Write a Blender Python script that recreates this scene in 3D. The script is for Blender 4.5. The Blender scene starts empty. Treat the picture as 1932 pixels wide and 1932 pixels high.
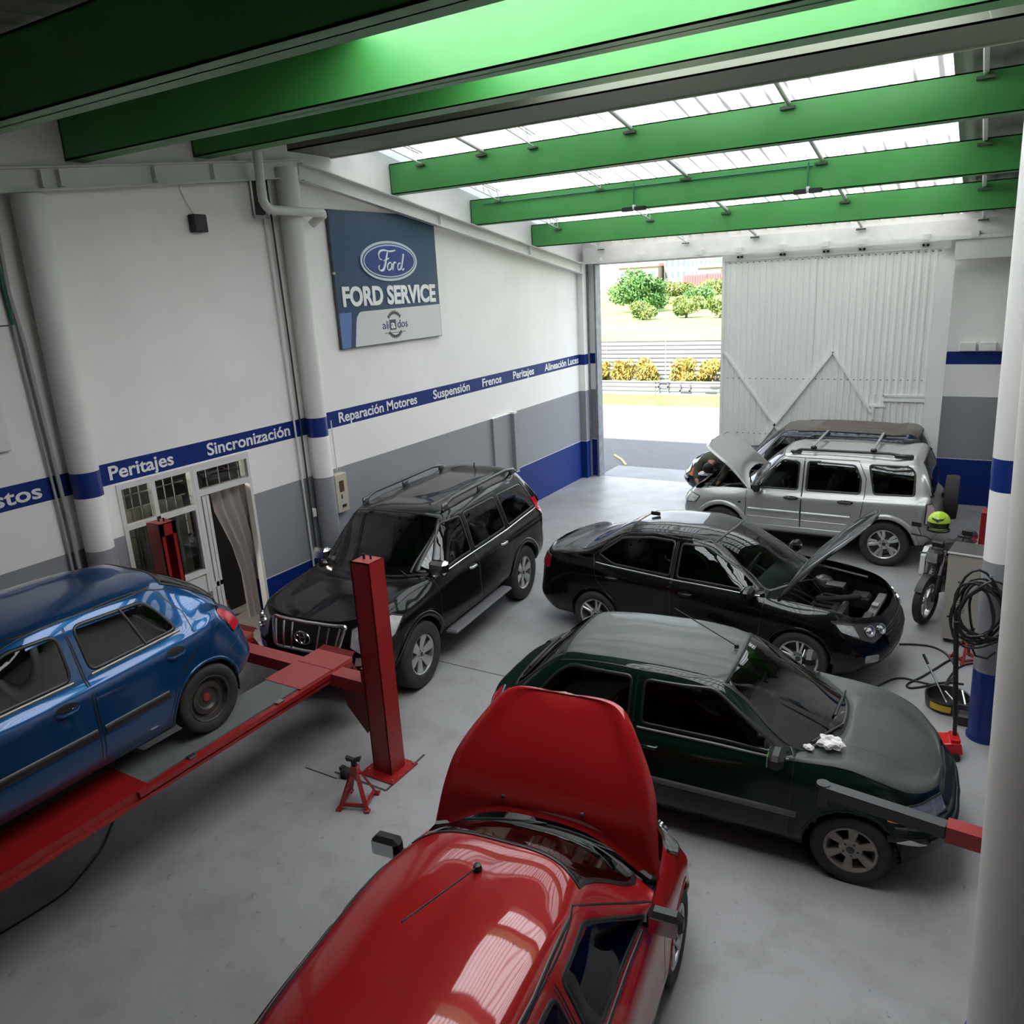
import bpy, bmesh, math, random
import numpy as np
from mathutils import Vector, Matrix
from mathutils.bvhtree import BVHTree
from mathutils.geometry import delaunay_2d_cdt
random.seed(7)
R = math.radians
SC = bpy.context.scene
COL = SC.collection

# ------------------------------------------------------------------ camera
def set_camera():
    yaw, pitch, roll = 0.5475, 0.2803, -0.0555
    f = Vector((-math.sin(yaw)*math.cos(pitch), math.cos(yaw)*math.cos(pitch), -math.sin(pitch)))
    r = Vector((math.cos(yaw), math.sin(yaw), 0)); u = r.cross(f)
    r2 = r*math.cos(roll)+u*math.sin(roll); u2 = -r*math.sin(roll)+u*math.cos(roll)
    cam = bpy.data.cameras.new('camera'); co = bpy.data.objects.new('camera', cam)
    M = Matrix((r2, u2, -f)).transposed().to_4x4(); M.translation = Vector((7.889, 0.0, 4.415))
    co.matrix_world = M
    cam.sensor_width = 36; cam.lens = 1489.5/1932*36; cam.clip_start = 0.05; cam.clip_end = 500
    COL.objects.link(co); SC.camera = co
set_camera()
# ------------------------------------------------------------------ light
SC.view_settings.view_transform = 'Standard'; SC.view_settings.look = 'None'
SC.view_settings.gamma = 1; SC.view_settings.use_curve_mapping = False
SC.view_settings.exposure = 1.62
w = bpy.data.worlds.new('sky'); SC.world = w; w.use_nodes = True
bg = w.node_tree.nodes['Background']; bg.inputs['Color'].default_value = (0.80, 0.89, 1.0, 1); bg.inputs['Strength'].default_value = 1.35
sun = bpy.data.lights.new('sun', 'SUN'); sun.energy = 8.0; sun.angle = R(1.0); sun.color = (1.0, 0.96, 0.9)
so = bpy.data.objects.new('sun', sun); COL.objects.link(so)
so.rotation_euler = Vector((-0.35, -0.78, 1.0)).to_track_quat('Z', 'Y').to_euler()   # high sun behind the building
SC.cycles.max_bounces = 10; SC.cycles.diffuse_bounces = 5; SC.cycles.glossy_bounces = 4
SC.cycles.transmission_bounces = 6; SC.cycles.transparent_max_bounces = 10
SC.cycles.sample_clamp_indirect = 6.0; SC.cycles.caustics_reflective = False; SC.cycles.caustics_refractive = False

# ------------------------------------------------------------------ materials
MATS = {}
def mat(name, color=(.5,.5,.5), rough=.5, metal=0.0, coat=0.0, spec=None, noise=None, bump=None, trans=0.0, emit=None, sheen=None):
    if name in MATS: return MATS[name]
    m = bpy.data.materials.new(name); m.use_nodes = True; nt = m.node_tree; b = nt.nodes['Principled BSDF']
    b.inputs['Base Color'].default_value = (*color, 1); b.inputs['Roughness'].default_value = rough
    b.inputs['Metallic'].default_value = metal; b.inputs['Coat Weight'].default_value = coat; b.inputs['Coat Roughness'].default_value = 0.04
    if coat >= .5 and spec is None: b.inputs['Specular IOR Level'].default_value = .06
    if spec is not None: b.inputs['Specular IOR Level'].default_value = spec
    if trans: b.inputs['Transmission Weight'].default_value = trans
    if emit: b.inputs['Emission Color'].default_value = (*emit[0], 1); b.inputs['Emission Strength'].default_value = emit[1]
    tc = nt.nodes.new('ShaderNodeTexCoord')
    if noise:   # (scale, amount, second colour, rough amount)
        sc, amt, c2 = noise[:3]
        n = nt.nodes.new('ShaderNodeTexNoise'); n.inputs['Scale'].default_value = sc; n.inputs['Detail'].default_value = 6
        nt.links.new(tc.outputs['Object'], n.inputs['Vector'])
        mr = nt.nodes.new('ShaderNodeMapRange'); mr.inputs['From Min'].default_value = .35; mr.inputs['From Max'].default_value = .75
        mr.inputs['To Max'].default_value = amt; nt.links.new(n.outputs['Fac'], mr.inputs['Value'])
        mx = nt.nodes.new('ShaderNodeMix'); mx.data_type = 'RGBA'; mx.inputs['A'].default_value = (*color, 1); mx.inputs['B'].default_value = (*c2, 1)
        nt.links.new(mr.outputs['Result'], mx.inputs['Factor']); nt.links.new(mx.outputs['Result'], b.inputs['Base Color'])
        if len(noise) > 3:
            m2 = nt.nodes.new('ShaderNodeMapRange'); m2.inputs['To Min'].default_value = rough; m2.inputs['To Max'].default_value = min(1, rough+noise[3])
            nt.links.new(n.outputs['Fac'], m2.inputs['Value']); nt.links.new(m2.outputs['Result'], b.inputs['Roughness'])
    if bump:
        n = nt.nodes.new('ShaderNodeTexNoise'); n.inputs['Scale'].default_value = bump[0]; n.inputs['Detail'].default_value = 4
        nt.links.new(tc.outputs['Object'], n.inputs['Vector'])
        bp = nt.nodes.new('ShaderNodeBump'); bp.inputs['Strength'].default_value = bump[1]; bp.inputs['Distance'].default_value = bump[2]
        nt.links.new(n.outputs['Fac'], bp.inputs['Height']); nt.links.new(bp.outputs['Normal'], b.inputs['Normal'])
    MATS[name] = m; return m

def glass_mat(name, tint=(.5,.5,.5), refl=1.0):
    """thin tinted pane: coloured transparency plus a fresnel reflection"""
    if name in MATS: return MATS[name]
    m = bpy.data.materials.new(name); m.use_nodes = True; nt = m.node_tree; nt.nodes.clear()
    o = nt.nodes.new('ShaderNodeOutputMaterial'); t = nt.nodes.new('ShaderNodeBsdfTransparent'); t.inputs[0].default_value = (*tint, 1)
    g = nt.nodes.new('ShaderNodeBsdfGlossy'); g.inputs['Roughness'].default_value = 0.02; g.inputs['Color'].default_value = (refl,)*3+(1,)
    fr = nt.nodes.new('ShaderNodeFresnel'); fr.inputs[0].default_value = 1.5
    mx = nt.nodes.new('ShaderNodeMixShader')
    nt.links.new(fr.outputs[0], mx.inputs[0]); nt.links.new(t.outputs[0], mx.inputs[1]); nt.links.new(g.outputs[0], mx.inputs[2]); nt.links.new(mx.outputs[0], o.inputs[0])
    MATS[name] = m; return m

def banded(name, bands, base, rough=.5, noise=(3.0, .12, (.5,.5,.47)), bump=None):
    """paint in horizontal bands by real height on the wall: bands = [(z_to, colour), ...] from the floor up"""
    m = mat(name, base, rough, noise=noise, bump=bump); nt = m.node_tree
    if m.get('banded'): return m
    m['banded'] = 1
    b = nt.nodes['Principled BSDF']
    ge = nt.nodes.new('ShaderNodeNewGeometry'); sx = nt.nodes.new('ShaderNodeSeparateXYZ'); nt.links.new(ge.outputs['Position'], sx.inputs[0])
    top = None
    src = b.inputs['Base Color'].links[0].from_socket
    for z, c in reversed(bands):
        lt = nt.nodes.new('ShaderNodeMath'); lt.operation = 'LESS_THAN'; lt.inputs[1].default_value = z; nt.links.new(sx.outputs['Z'], lt.inputs[0])
        mx = nt.nodes.new('ShaderNodeMix'); mx.data_type = 'RGBA'; nt.links.new(lt.outputs[0], mx.inputs['Factor'])
        nt.links.new(src, mx.inputs['A'])
        if c is None: nt.links.new(b.inputs['Base Color'].links[0].from_socket if top is None else top, mx.inputs['B'])
        else: mx.inputs['B'].default_value = (*c, 1)
        if top is None: top = src
        src = mx.outputs['Result']
    nt.links.new(src, b.inputs['Base Color'])
    return m

# ------------------------------------------------------------------ helpers
def link(o, parent=None):
    COL.objects.link(o)
    if parent is not None: o.parent = parent
    return o
def tag(o, label=None, cat=None, group=None, kind=None):
    if label: o['label'] = label
    if cat: o['category'] = cat
    if group: o['group'] = group
    if kind: o['kind'] = kind
    return o
def empty(name, loc=(0,0,0), rz=0, label=None, cat=None, group=None):
    o = bpy.data.objects.new(name, None); o.location = loc; o.rotation_euler = (0,0,rz); o.empty_display_size = .1
    link(o); return tag(o, label, cat, group)
class MB:
    """collects shapes into one mesh"""
    def __init__(s): s.v = []; s.f = []; s.m = []; s.mi = 0
    def add(s, vs, fs):
        n = len(s.v); s.v += [tuple(v) for v in vs]
        for f in fs: s.f.append(tuple(i+n for i in f)); s.m.append(s.mi)
        return s
    def box(s, c, d, rz=0, M=None, bev=0.0):
        x, y, z = d[0]/2, d[1]/2, d[2]/2
        if bev > 0:
            b = min(bev, x*.9, y*.9, z*.9); vs = []
            for sx in (-1,1):
                for sy in (-1,1):
                    for sz in (-1,1):
                        vs += [(sx*x, sy*(y-b), sz*(z-b)), (sx*(x-b), sy*y, sz*(z-b)), (sx*(x-b), sy*(y-b), sz*z)]
            bm = bmesh.new(); bv = [bm.verts.new(v) for v in vs]; bmesh.ops.convex_hull(bm, input=bv)
            bm.verts.index_update(); vs = [v.co.copy() for v in bm.verts]; fs = [[v.index for v in f.verts] for f in bm.faces]; bm.free()
        else:
            vs = [Vector((a, b_, c_)) for a in (-x,x) for b_ in (-y,y) for c_ in (-z,z)]
            fs = [(0,1,3,2),(4,6,7,5),(0,4,5,1),(2,3,7,6),(0,2,6,4),(1,5,7,3)]
        T = M if M is not None else Matrix.Rotation(rz, 4, 'Z')
        return s.add([Vector(c) + (T @ Vector(v)) for v in vs], fs)
    def bx(s, a, b, bev=0.0):
        return s.box([(a[i]+b[i])/2 for i in range(3)], [abs(b[i]-a[i]) for i in range(3)], bev=bev)
    def bar(s, a, b, w, h=None, up=(0,0,1), bev=0.0):
        a = Vector(a); b = Vector(b); d = (b-a); L = d.length; d.normalize(); up = Vector(up)
        if abs(d.dot(up)) > .98: up = Vector((0,1,0))
        r = d.cross(up).normalized(); u = r.cross(d)
        M = Matrix((d, r, u)).transposed()
        return s.box((a+b)/2, (L, w, h or w), M=M, bev=bev)
    def tube(s, pts, r, n=10, cap=True, closed=False):
        pts = [Vector(p) for p in pts]; rr = r if isinstance(r, (list, tuple)) else [r]*len(pts)
        N = len(pts); vs = []; prev = None
        for i, p in enumerate(pts):
            if closed: t = pts[(i+1) % N]-pts[i-1]
            else: t = pts[min(i+1, N-1)]-pts[max(i-1, 0)]
            t.normalize()
            if prev is None:
                a = Vector((0,0,1)) if abs(t.z) < .9 else Vector((1,0,0)); prev = t.cross(a).normalized()
            prev = (prev - t*prev.dot(t)).normalized(); q = t.cross(prev)
            for k in range(n):
                th = 2*math.pi*k/n; vs.append(p+prev*(math.cos(th)*rr[i])+q*(math.sin(th)*rr[i]))
        fs = []
        for i in range(N if closed else N-1):
            j = (i+1) % N
            for k in range(n):
                k2 = (k+1) % n; fs.append((i*n+k, i*n+k2, j*n+k2, j*n+k))
        if cap and not closed: fs += [tuple(range(n))[::-1], tuple(range((N-1)*n, N*n))]
        return s.add(vs, fs)
    def lathe(s, prof, c=(0,0,0), axis='Z', n=32, a0=0, a1=2*math.pi):
        full = abs(a1-a0-2*math.pi) < 1e-6; m = n if full else n+1; vs = []
        for i in range(m):
            th = a0+(a1-a0)*i/n; ct, st = math.cos(th), math.sin(th)
            for r, h in prof:
                v = (r*ct, r*st, h) if axis == 'Z' else ((r*ct, h, r*st) if axis == 'Y' else (h, r*ct, r*st))
                vs.append(Vector(c)+Vector(v))
        k = len(prof); fs = []
        for i in range(n):
            j = (i+1) % m
            for q in range(k-1): fs.append((i*k+q, j*k+q, j*k+q+1, i*k+q+1))
        return s.add(vs, fs)
    def prism(s, poly, h0, h1, fn=None):
        """polygon (2D) extruded between h0 and h1; fn maps (u, v, h) to space"""
        fn = fn or (lambda u, v, h: (u, v, h)); n = len(poly)
        vs = [fn(u, v, h0) for u, v in poly]+[fn(u, v, h1) for u, v in poly]
        fs = [(i, (i+1) % n, n+(i+1) % n, n+i) for i in range(n)]+[tuple(range(n))[::-1], tuple(range(n, 2*n))]
        return s.add(vs, fs)
    def build(s, name, m, parent=None, smooth=False, angle=40, M=None, loc=None):
        me = bpy.data.meshes.new(name); me.from_pydata(s.v, [], s.f)
        for x in (m if isinstance(m, (list, tuple)) else [m]): me.materials.append(x)
        if max(s.m, default=0) > 0: me.polygons.foreach_set('material_index', s.m)
        bm = bmesh.new(); bm.from_mesh(me); bmesh.ops.recalc_face_normals(bm, faces=bm.faces); bm.to_mesh(me); bm.free()
        if M is not None: me.transform(M)
        if smooth:
            me.polygons.foreach_set('use_smooth', [True]*len(me.polygons))
            me.set_sharp_from_angle(angle=R(angle))
        o = bpy.data.objects.new(name, me)
        if loc is not None: o.location = loc
        return link(o, parent)
def copy_tree(o, parent=None):
    c = o.copy(); COL.objects.link(c)
    if parent is not None: c.parent = parent
    for ch in list(o.children): copy_tree(ch, c)
    return c
def struct(o): o['kind'] = 'structure'; return o
def arc(cx, cy, r, a0, a1, n):
    return [(cx+r*math.cos(a0+(a1-a0)*i/n), cy+r*math.sin(a0+(a1-a0)*i/n)) for i in range(n+1)]
def flow(pts, n=6):
    P = [Vector(p) for p in pts]; out = []
    for i in range(len(P)-1):
        p0 = P[max(i-1,0)]; p1 = P[i]; p2 = P[i+1]; p3 = P[min(i+2,len(P)-1)]
        for k in range(n):
            t = k/n; out.append(.5*((2*p1)+(p2-p0)*t+(2*p0-5*p1+4*p2-p3)*t*t+(3*p1-p0-3*p2+p3)*t**3))
    return out+[P[-1]]
def rounded(poly, r, n=4):
    out = []; N = len(poly)
    for i in range(N):
        p0, p, p1 = Vector(poly[i-1]), Vector(poly[i]), Vector(poly[(i+1) % N])
        rr = r[i] if isinstance(r, (list, tuple)) else r
        if rr <= 0: out.append(tuple(p)); continue
        a = (p0-p); b = (p1-p); d = min(rr, a.length*.45, b.length*.45)
        a = p+a.normalized()*d; b = p+b.normalized()*d
        for k in range(n+1):
            t = k/n; q = a*(1-t)**2+p*2*t*(1-t)+b*t*t; out.append(tuple(q))
    return out
def text_mesh(name, body, size, M, m, parent=None, extrude=.002, offset=0.0, shear=0.0, align='CENTER', sx=1.0, width=None):
    cu = bpy.data.curves.new(name, 'FONT'); cu.body = body; cu.size = size; cu.extrude = extrude; cu.offset = offset; cu.shear = shear
    cu.align_x = align; cu.align_y = 'CENTER'; cu.resolution_u = 4
    o = bpy.data.objects.new(name, cu); COL.objects.link(o)
    dg = bpy.context.evaluated_depsgraph_get(); me = bpy.data.meshes.new_from_object(o.evaluated_get(dg))
    COL.objects.unlink(o); bpy.data.objects.remove(o); me.name = name
    if width:
        xs = [v.co.x for v in me.vertices]; ww = max(xs)-min(xs); sx = width/ww
        me.transform(Matrix.Translation((-(max(xs)+min(xs))/2, 0, 0)))
    me.transform(M @ Matrix.Diagonal((sx, 1, 1, 1)))
    me.materials.clear(); me.materials.append(m)
    return link(bpy.data.objects.new(name, me), parent)
# frame on the left wall: text x runs along +y... seen from +x side: right = +y, up = +z, out = +x
def wallM(y, z, x=0.0, rot=0.0):
    M = Matrix(((0,0,1,x),(1,0,0,y),(0,1,0,z),(0,0,0,1)))
    return M @ Matrix.Rotation(rot, 4, 'Z')
# ------------------------------------------------------------------ palette
BLUE = (0.004, 0.022, 0.165); GREY = (0.27, 0.275, 0.295); WHITE = (0.86, 0.835, 0.81)
wall_paint = banded('wall_paint', [(0.86, BLUE), (0.875, (0.6,0.6,0.6)), (2.02, GREY), (2.6, WHITE), (2.83, BLUE)], WHITE, .55, noise=(1.3, .25, (.60,.59,.56)), bump=(9, .08, .02))
wall_paint.node_tree.nodes['Principled BSDF'].inputs['Specular IOR Level'].default_value = .25
upper_paint = mat('upper_paint', (0.66,0.65,0.62), .6, noise=(2.0, .3, (.5,.49,.46)), bump=(12,.15,.02))
col_paint = banded('column_paint', [(0.72, BLUE), (1.80, GREY), (2.45, WHITE), (2.74, BLUE)], (.68,.67,.65), .35, noise=(2.5,.25,(.55,.54,.5)))
white_metal = mat('white_metal', (0.68,0.67,0.65), .4, noise=(5,.35,(.5,.49,.46)))
green_paint = mat('green_paint', (0.045,0.25,0.05), .42, noise=(1.6,.5,(.08,.31,.09)), bump=(3,.1,.05))
black_pl = mat('black_plastic', (0.012,0.012,0.012), .45)
rubber = mat('rubber', (0.018,0.018,0.017), .75, noise=(20,.6,(.04,.038,.035)))
chrome = mat('chrome', (0.75,0.75,0.76), .12, metal=1)
steel = mat('steel', (0.42,0.42,0.42), .35, metal=1)
dark_int = mat('dark_interior', (0.02,0.02,0.021), .8)
red_paint = mat('red_lift_paint', (0.29,0.009,0.011), .38, coat=.3, noise=(4,.4,(.20,.009,.009)))
white_print = mat('white_print', (.8,.8,.8), .5)

def floor_material():
    m = bpy.data.materials.new('floor_paint'); m.use_nodes = True; nt = m.node_tree; b = nt.nodes['Principled BSDF']; N = nt.nodes; L = nt.links
    tc = N.new('ShaderNodeTexCoord')
    def noise(sc, det=6, rough=.6, dist=0):
        n = N.new('ShaderNodeTexNoise'); n.inputs['Scale'].default_value = sc; n.inputs['Detail'].default_value = det; n.inputs['Roughness'].default_value = rough
        n.inputs['Distortion'].default_value = dist; L.new(tc.outputs['Object'], n.inputs['Vector']); return n.outputs['Fac']
    def ramp(src, a, b_):
        r = N.new('ShaderNodeMapRange'); r.inputs['From Min'].default_value = a; r.inputs['From Max'].default_value = b_; L.new(src, r.inputs['Value']); return r.outputs['Result']
    def mix(f, a, c, k=1.0):
        x = N.new('ShaderNodeMix'); x.data_type = 'RGBA'
        mm = N.new('ShaderNodeMath'); mm.operation = 'MULTIPLY'; mm.inputs[1].default_value = k; L.new(f, mm.inputs[0]); L.new(mm.outputs[0], x.inputs['Factor'])
        if isinstance(a, tuple): x.inputs['A'].default_value = (*a, 1)
        else: L.new(a, x.inputs['A'])
        x.inputs['B'].default_value = (*c, 1); return x.outputs['Result']
    c = mix(ramp(noise(.55, 5), .35, .7), (.34,.34,.345), (.27,.265,.255), 1)
    c = mix(ramp(noise(2.2, 8, .7), .5, .72), c, (.21,.205,.19), .65)     # worn greasy patches
    c = mix(ramp(noise(5.5, 8, .75, .6), .62, .70), c, (.10,.098,.09), .7)  # tyre smears and small stains
    c = mix(ramp(noise(17, 4, .7), .66, .72), c, (.07,.07,.07), .75)        # specks
    c = mix(ramp(noise(3.1, 8, .8, 1.5), .63, .75), c, (.52,.52,.52), .5)
    L.new(c, b.inputs['Base Color'])
    r = N.new('ShaderNodeMapRange'); r.inputs['To Min'].default_value = .24; r.inputs['To Max'].default_value = .55; L.new(noise(1.8, 6), r.inputs['Value']); L.new(r.outputs['Result'], b.inputs['Roughness'])
    b.inputs['Specular IOR Level'].default_value = .45
    bp = N.new('ShaderNodeBump'); bp.inputs['Strength'].default_value = .12; bp.inputs['Distance'].default_value = .01; L.new(noise(7), bp.inputs['Height']); L.new(bp.outputs['Normal'], b.inputs['Normal'])
    return m
floor_m = floor_material()

YB = 16.48; XR = 9.2; YN = -4.0
struct(MB().bx((-.2,YN,-.2),(XR+.2,YB,0)).build('floor', floor_m))
joint = mat('joint_dark', (.045,.045,.042), .8)
j = MB()
j.bx((2.55,4.63,.0),(2.95,4.645,.003))
for a, b in [((2.86,4.71),(3.5,4.70)), ((3.5,4.70),(3.47,5.33))]: j.bar((*a,.002),(*b,.002),.022,.004)
j.bx((0.3,7.05,0),(6.4,7.062,.002))
j.build('floor_joint', joint, bpy.data.objects['floor'])

# left wall with the office doorway (y 5.87..6.62) and window (y 4.87..5.78)
def wall_left():
    b = MB(); zt = 6.75
    def seg(y0, y1, z0, z1): b.bx((-.18,y0,z0),(0,y1,z1))
    seg(YN, 4.84, 0, 7.0); seg(4.84, 5.80, 0, 1.02); seg(4.84, 6.64, 2.58, 7.0); seg(6.64, YB+.2, 0, 7.0)
    w = struct(b.build('wall_left', wall_paint))
    return w
WL = wall_left()
struct(MB().bx((-.2,YN-.2,0),(XR+.2,YN,7)).build('wall_near', wall_paint))
struct(MB().bx((XR,YN,0),(XR+.2,YB+.2,7)).build('wall_right', wall_paint))
# back wall: left jamb, lintel, right piece (the gate opening is x .33 .. 7.1)
b = MB(); b.bx((-.2,YB,0),(.30,YB+.22,7)); b.bx((6.90,YB,0),(XR,YB+.22,7)); b.bx((.30,YB,4.72),(6.90,YB+.22,7))
WB = struct(b.build('wall_back', wall_paint))
struct(MB().bx((0.0,16.2,5.28),(XR,16.26,5.5)).build('trim_1', upper_paint))
# pilaster at the corner with the gate frame
b = MB(); b.bx((.0,16.18,0),(.14,YB,4.75)); struct(b.build('trim_2', wall_paint))
b = MB(); b.bx((.30,16.40,0),(.345,16.66,4.8)); b.bx((.14,16.36,0),(.165,16.42,4.75)); struct(b.build('trim_3', mat('jamb_grey', (.22,.23,.27), .5, noise=(6,.6,(.06,.06,.06)))))
# gate beam and track
b = MB(); b.bx((.16,16.22,4.80),(8.10,16.27,5.07)); b.bx((.16,16.27,5.02),(8.10,YB-.01,5.07)); b.bx((.16,16.27,4.80),(8.10,YB-.01,4.85))
lint = tag(b.build('gate_header', white_metal), 'long white channel beam above the gate opening', 'beam')
b = MB(); b.bx((.1,16.10,4.745),(8.2,16.17,4.80)); 
b.bx((7.22,16.14,4.42),(8.15,16.21,4.80)); trk = b.build('sliding_track', white_metal, lint)
for x in (.55,1.5,2.75,3.52,4.33,5.11,5.73,6.76,7.5):
    MB().bx((x-.06,16.09,4.77),(x+.06,16.22,4.87)).build('track_bracket', white_metal, lint)

# short pilaster and steel post on the left wall
b = MB(); b.bx((0,12.36,0),(.05,13.0,2.03)); b.bx((0,13.0,0),(.13,13.12,2.05)); struct(b.build('trim_4', wall_paint))

# gable channels on the left wall (thing: white beam)
def channel(name, a, c, label, h=.2, group=None):
    a = Vector(a); c = Vector(c); b = MB(); up = Vector((0,0,1))
    b.bar(a, c, .012, h); 
    for s in (-1,1):
        b.bar(a+Vector((.04,0,s*h/2)), c+Vector((.04,0,s*h/2)), .10, .014)
    o = b.build(name, white_metal); tag(o, label, 'beam'); return o
c1 = channel('channel_beam', (.10,3.2,5.43), (.10,8.0,5.965), 'white channel beam on the left wall rising from the leaning pipes to the drain pipe')
for y in (4.62,4.80,5.85,6.62):
    MB().bx((.10,y,5.47+(y-4.2)*.113),(.17,y+.03,5.62+(y-4.2)*.113)).build('stiffener', white_metal, c1)
c2 = channel('channel_beam', (.10,8.02,5.93), (.10,16.19,4.647), 'white channel beam on the left wall sloping down above the blue sign to the gate')
for y in (11.0,13.9): MB().bx((.105,y,5.40-(y-11)*.157),(.16,y+.02,5.54-(y-11)*.157)).build('stiffener', white_metal, c2)

# columns
def column(x, y, h, label, tilt=0.0, r=.14, m=None):
    b = MB(); b.lathe([(0,0),(r,0),(r,h),(0,h)], n=40)
    o = b.build('column', m or col_paint, smooth=True); o.location = (x,y,0); o.rotation_euler = (0, tilt, 0)
    MB().lathe([(r+.001,.0),(r+.012,.0),(r+.012,.03),(r+.001,.03)], n=40).build('base_ring', col_paint, o, smooth=True)
    return tag(o, label, 'column')
colA = banded('column_paint_left', [(0.86, BLUE), (2.02, GREY), (2.58, WHITE), (2.84, BLUE)], (.68,.67,.65), .35, noise=(2.5,.25,(.55,.54,.5)))
column(.16, 4.45, 5.44, 'round white column with blue band on the left wall beside the office window', m=colA)
column(.16, 7.74, 5.95, 'round white column with blue band on the left wall between office door and blue sign', m=colA)
column(8.20, 7.95, 5.6, 'round banded column on the right with black cable coil hanging on it', tilt=-.02)
column(8.36, 4.40, 5.9, 'big pale column at the right edge of the picture nearest the viewer', tilt=-.034, r=.2, m=mat('column_plain', (.62,.60,.57), .5, noise=(2,.3,(.52,.50,.47))))
column(8.25, 16.1, 5.2, 'round white column far right in the corner beside the grey wall', tilt=0, r=.13)

# roof beams (green I-beams running across)
def green_beam(y, zb, h, label, tilt=0.0, x0=.02, x1=XR, m=None):
    b = MB(); w = .20; b.bx((x0,y+.09,zb),(x1,y+.105,zb+h)); b.bx((x0,y,zb),(x1,y+w,zb+.014)); b.bx((x0,y,zb+h-.014),(x1,y+w,zb+h)); b.bx((x0,y,zb),(x1,y+.006,zb+h))
    b.bx((x0,y,zb),(x0+.01,y+w,zb+h))
    return tag(b.build('roof_beam', m or green_paint), label, 'beam')
green_beam(9.98, 5.79, .42, 'green roof beam across the translucent roof, third from the gate')
green_beam(12.10, 5.42, .41, 'green roof beam across the translucent roof with lamps and a conduit')
green_beam(14.22, 5.09, .41, 'green roof beam nearest the gate')
green_beam(6.50, 5.97, .42, 'dark green roof beam just in front of the ridge girder, above the drain pipe')
green_beam(4.98, 5.79, .42, 'dark green roof beam at the top left, above the black wall speaker')
green_beam(2.9, 5.50, .42, 'dark green roof beam nearest the viewer, above the near left wall')
# ridge girder
b = MB(); b.bx((.02,7.95,6.18),(XR,8.72,6.20)); b.bx((.02,7.95,6.18),(XR,7.97,6.5)); b.bx((.02,8.70,6.18),(XR,8.72,6.42))
rg = tag(b.build('ridge_girder', mat('girder_grey', (.16,.18,.13), .6)), 'wide grey girder under the ridge with pale edges', 'beam')
MB().bx((.02,8.72,6.165),(XR,8.76,6.21)).build('edge_strip', mat('pale_edge', (.5,.5,.42), .5), rg)
b = MB().tube([(.06,9.02,6.30),(XR,9.02,6.30)], .04, 12); tag(b.build('roof_pipe', white_metal, smooth=True), 'white pipe running across under the ridge', 'pipe')

# roof sheets
def zroof(y): return 5.60-.178*(y-14.2) if y > 8.4 else 6.632-.118*(8.4-y)
def sheet_material(name, t, rib_shade):
    m = bpy.data.materials.new(name); m.use_nodes = True; nt = m.node_tree; nt.nodes.clear()
    o_ = nt.nodes.new('ShaderNodeOutputMaterial'); tr = nt.nodes.new('ShaderNodeBsdfTranslucent'); tr.inputs[0].default_value = (t,t*1.03,t*1.06,1)
    # shading of the ribs painted into the colour, darker along each valley
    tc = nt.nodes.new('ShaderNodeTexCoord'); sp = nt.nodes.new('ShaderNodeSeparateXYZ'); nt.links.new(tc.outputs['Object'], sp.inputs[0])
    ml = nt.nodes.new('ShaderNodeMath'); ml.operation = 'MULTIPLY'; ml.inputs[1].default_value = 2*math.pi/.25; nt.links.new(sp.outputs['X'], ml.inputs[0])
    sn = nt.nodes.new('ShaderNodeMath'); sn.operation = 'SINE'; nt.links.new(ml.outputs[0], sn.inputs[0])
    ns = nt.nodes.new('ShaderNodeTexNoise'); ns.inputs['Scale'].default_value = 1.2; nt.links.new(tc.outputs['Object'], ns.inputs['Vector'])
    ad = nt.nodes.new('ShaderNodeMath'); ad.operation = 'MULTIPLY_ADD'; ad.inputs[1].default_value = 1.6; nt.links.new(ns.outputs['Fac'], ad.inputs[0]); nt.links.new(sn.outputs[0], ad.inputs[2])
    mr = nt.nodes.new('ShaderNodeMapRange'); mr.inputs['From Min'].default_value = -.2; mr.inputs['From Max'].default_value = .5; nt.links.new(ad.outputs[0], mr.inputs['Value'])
    mc = nt.nodes.new('ShaderNodeMix'); mc.data_type = 'RGBA'; mc.inputs['A'].default_value = (rib_shade,rib_shade*.98,rib_shade*.98,1); mc.inputs['B'].default_value = (t,t*1.03,t*1.06,1)
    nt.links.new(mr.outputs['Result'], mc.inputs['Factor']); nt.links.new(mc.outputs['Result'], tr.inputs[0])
    df = nt.nodes.new('ShaderNodeBsdfDiffuse'); df.inputs[0].default_value = (.7,.7,.7,1); mx = nt.nodes.new('ShaderNodeMixShader'); mx.inputs[0].default_value = .15
    nt.links.new(tr.outputs[0], mx.inputs[1]); nt.links.new(df.outputs[0], mx.inputs[2]); nt.links.new(mx.outputs[0], o_.inputs[0]); return m
sheet_clear = sheet_material('translucent_sheet', .46, .085); sheet_bright = sheet_material('bright_translucent_sheet', .92, .5)  # second sheet's transmission raised to brighten the near side of the hall
sheet_dark = mat('fibre_cement', (.30,.29,.27), .8, noise=(3,.5,(.2,.2,.19)))
def sheet_mesh(name, width, y0, y1, m, parent, x, pitch=.25, amp=.024, thick=.006):
    n = int(round(width/pitch*8)); vs = []; fs = []; ny = max(1, int(abs(y1-y0)/3.0))
    for top in (0, 1):
        for jy in range(ny+1):
            y = y0+(y1-y0)*jy/ny
            for i in range(n+1):
                xx = width*i/n; vs.append((x+xx, y, zroof(y)+amp*math.sin(2*math.pi*xx/pitch)+top*thick))
    k = n+1; K = k*(ny+1)
    for jy in range(ny):
        for i in range(n):
            a = jy*k+i; fs.append((a, a+1, a+k+1, a+k)); fs.append((K+a, K+a+k, K+a+k+1, K+a+1))
    me = bpy.data.meshes.new(name); me.from_pydata(vs, [], fs if thick else fs[::2]); me.materials.append(m)
    me.polygons.foreach_set('use_smooth', [True]*len(me.polygons))
    return link(bpy.data.objects.new(name, me), parent)
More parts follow.
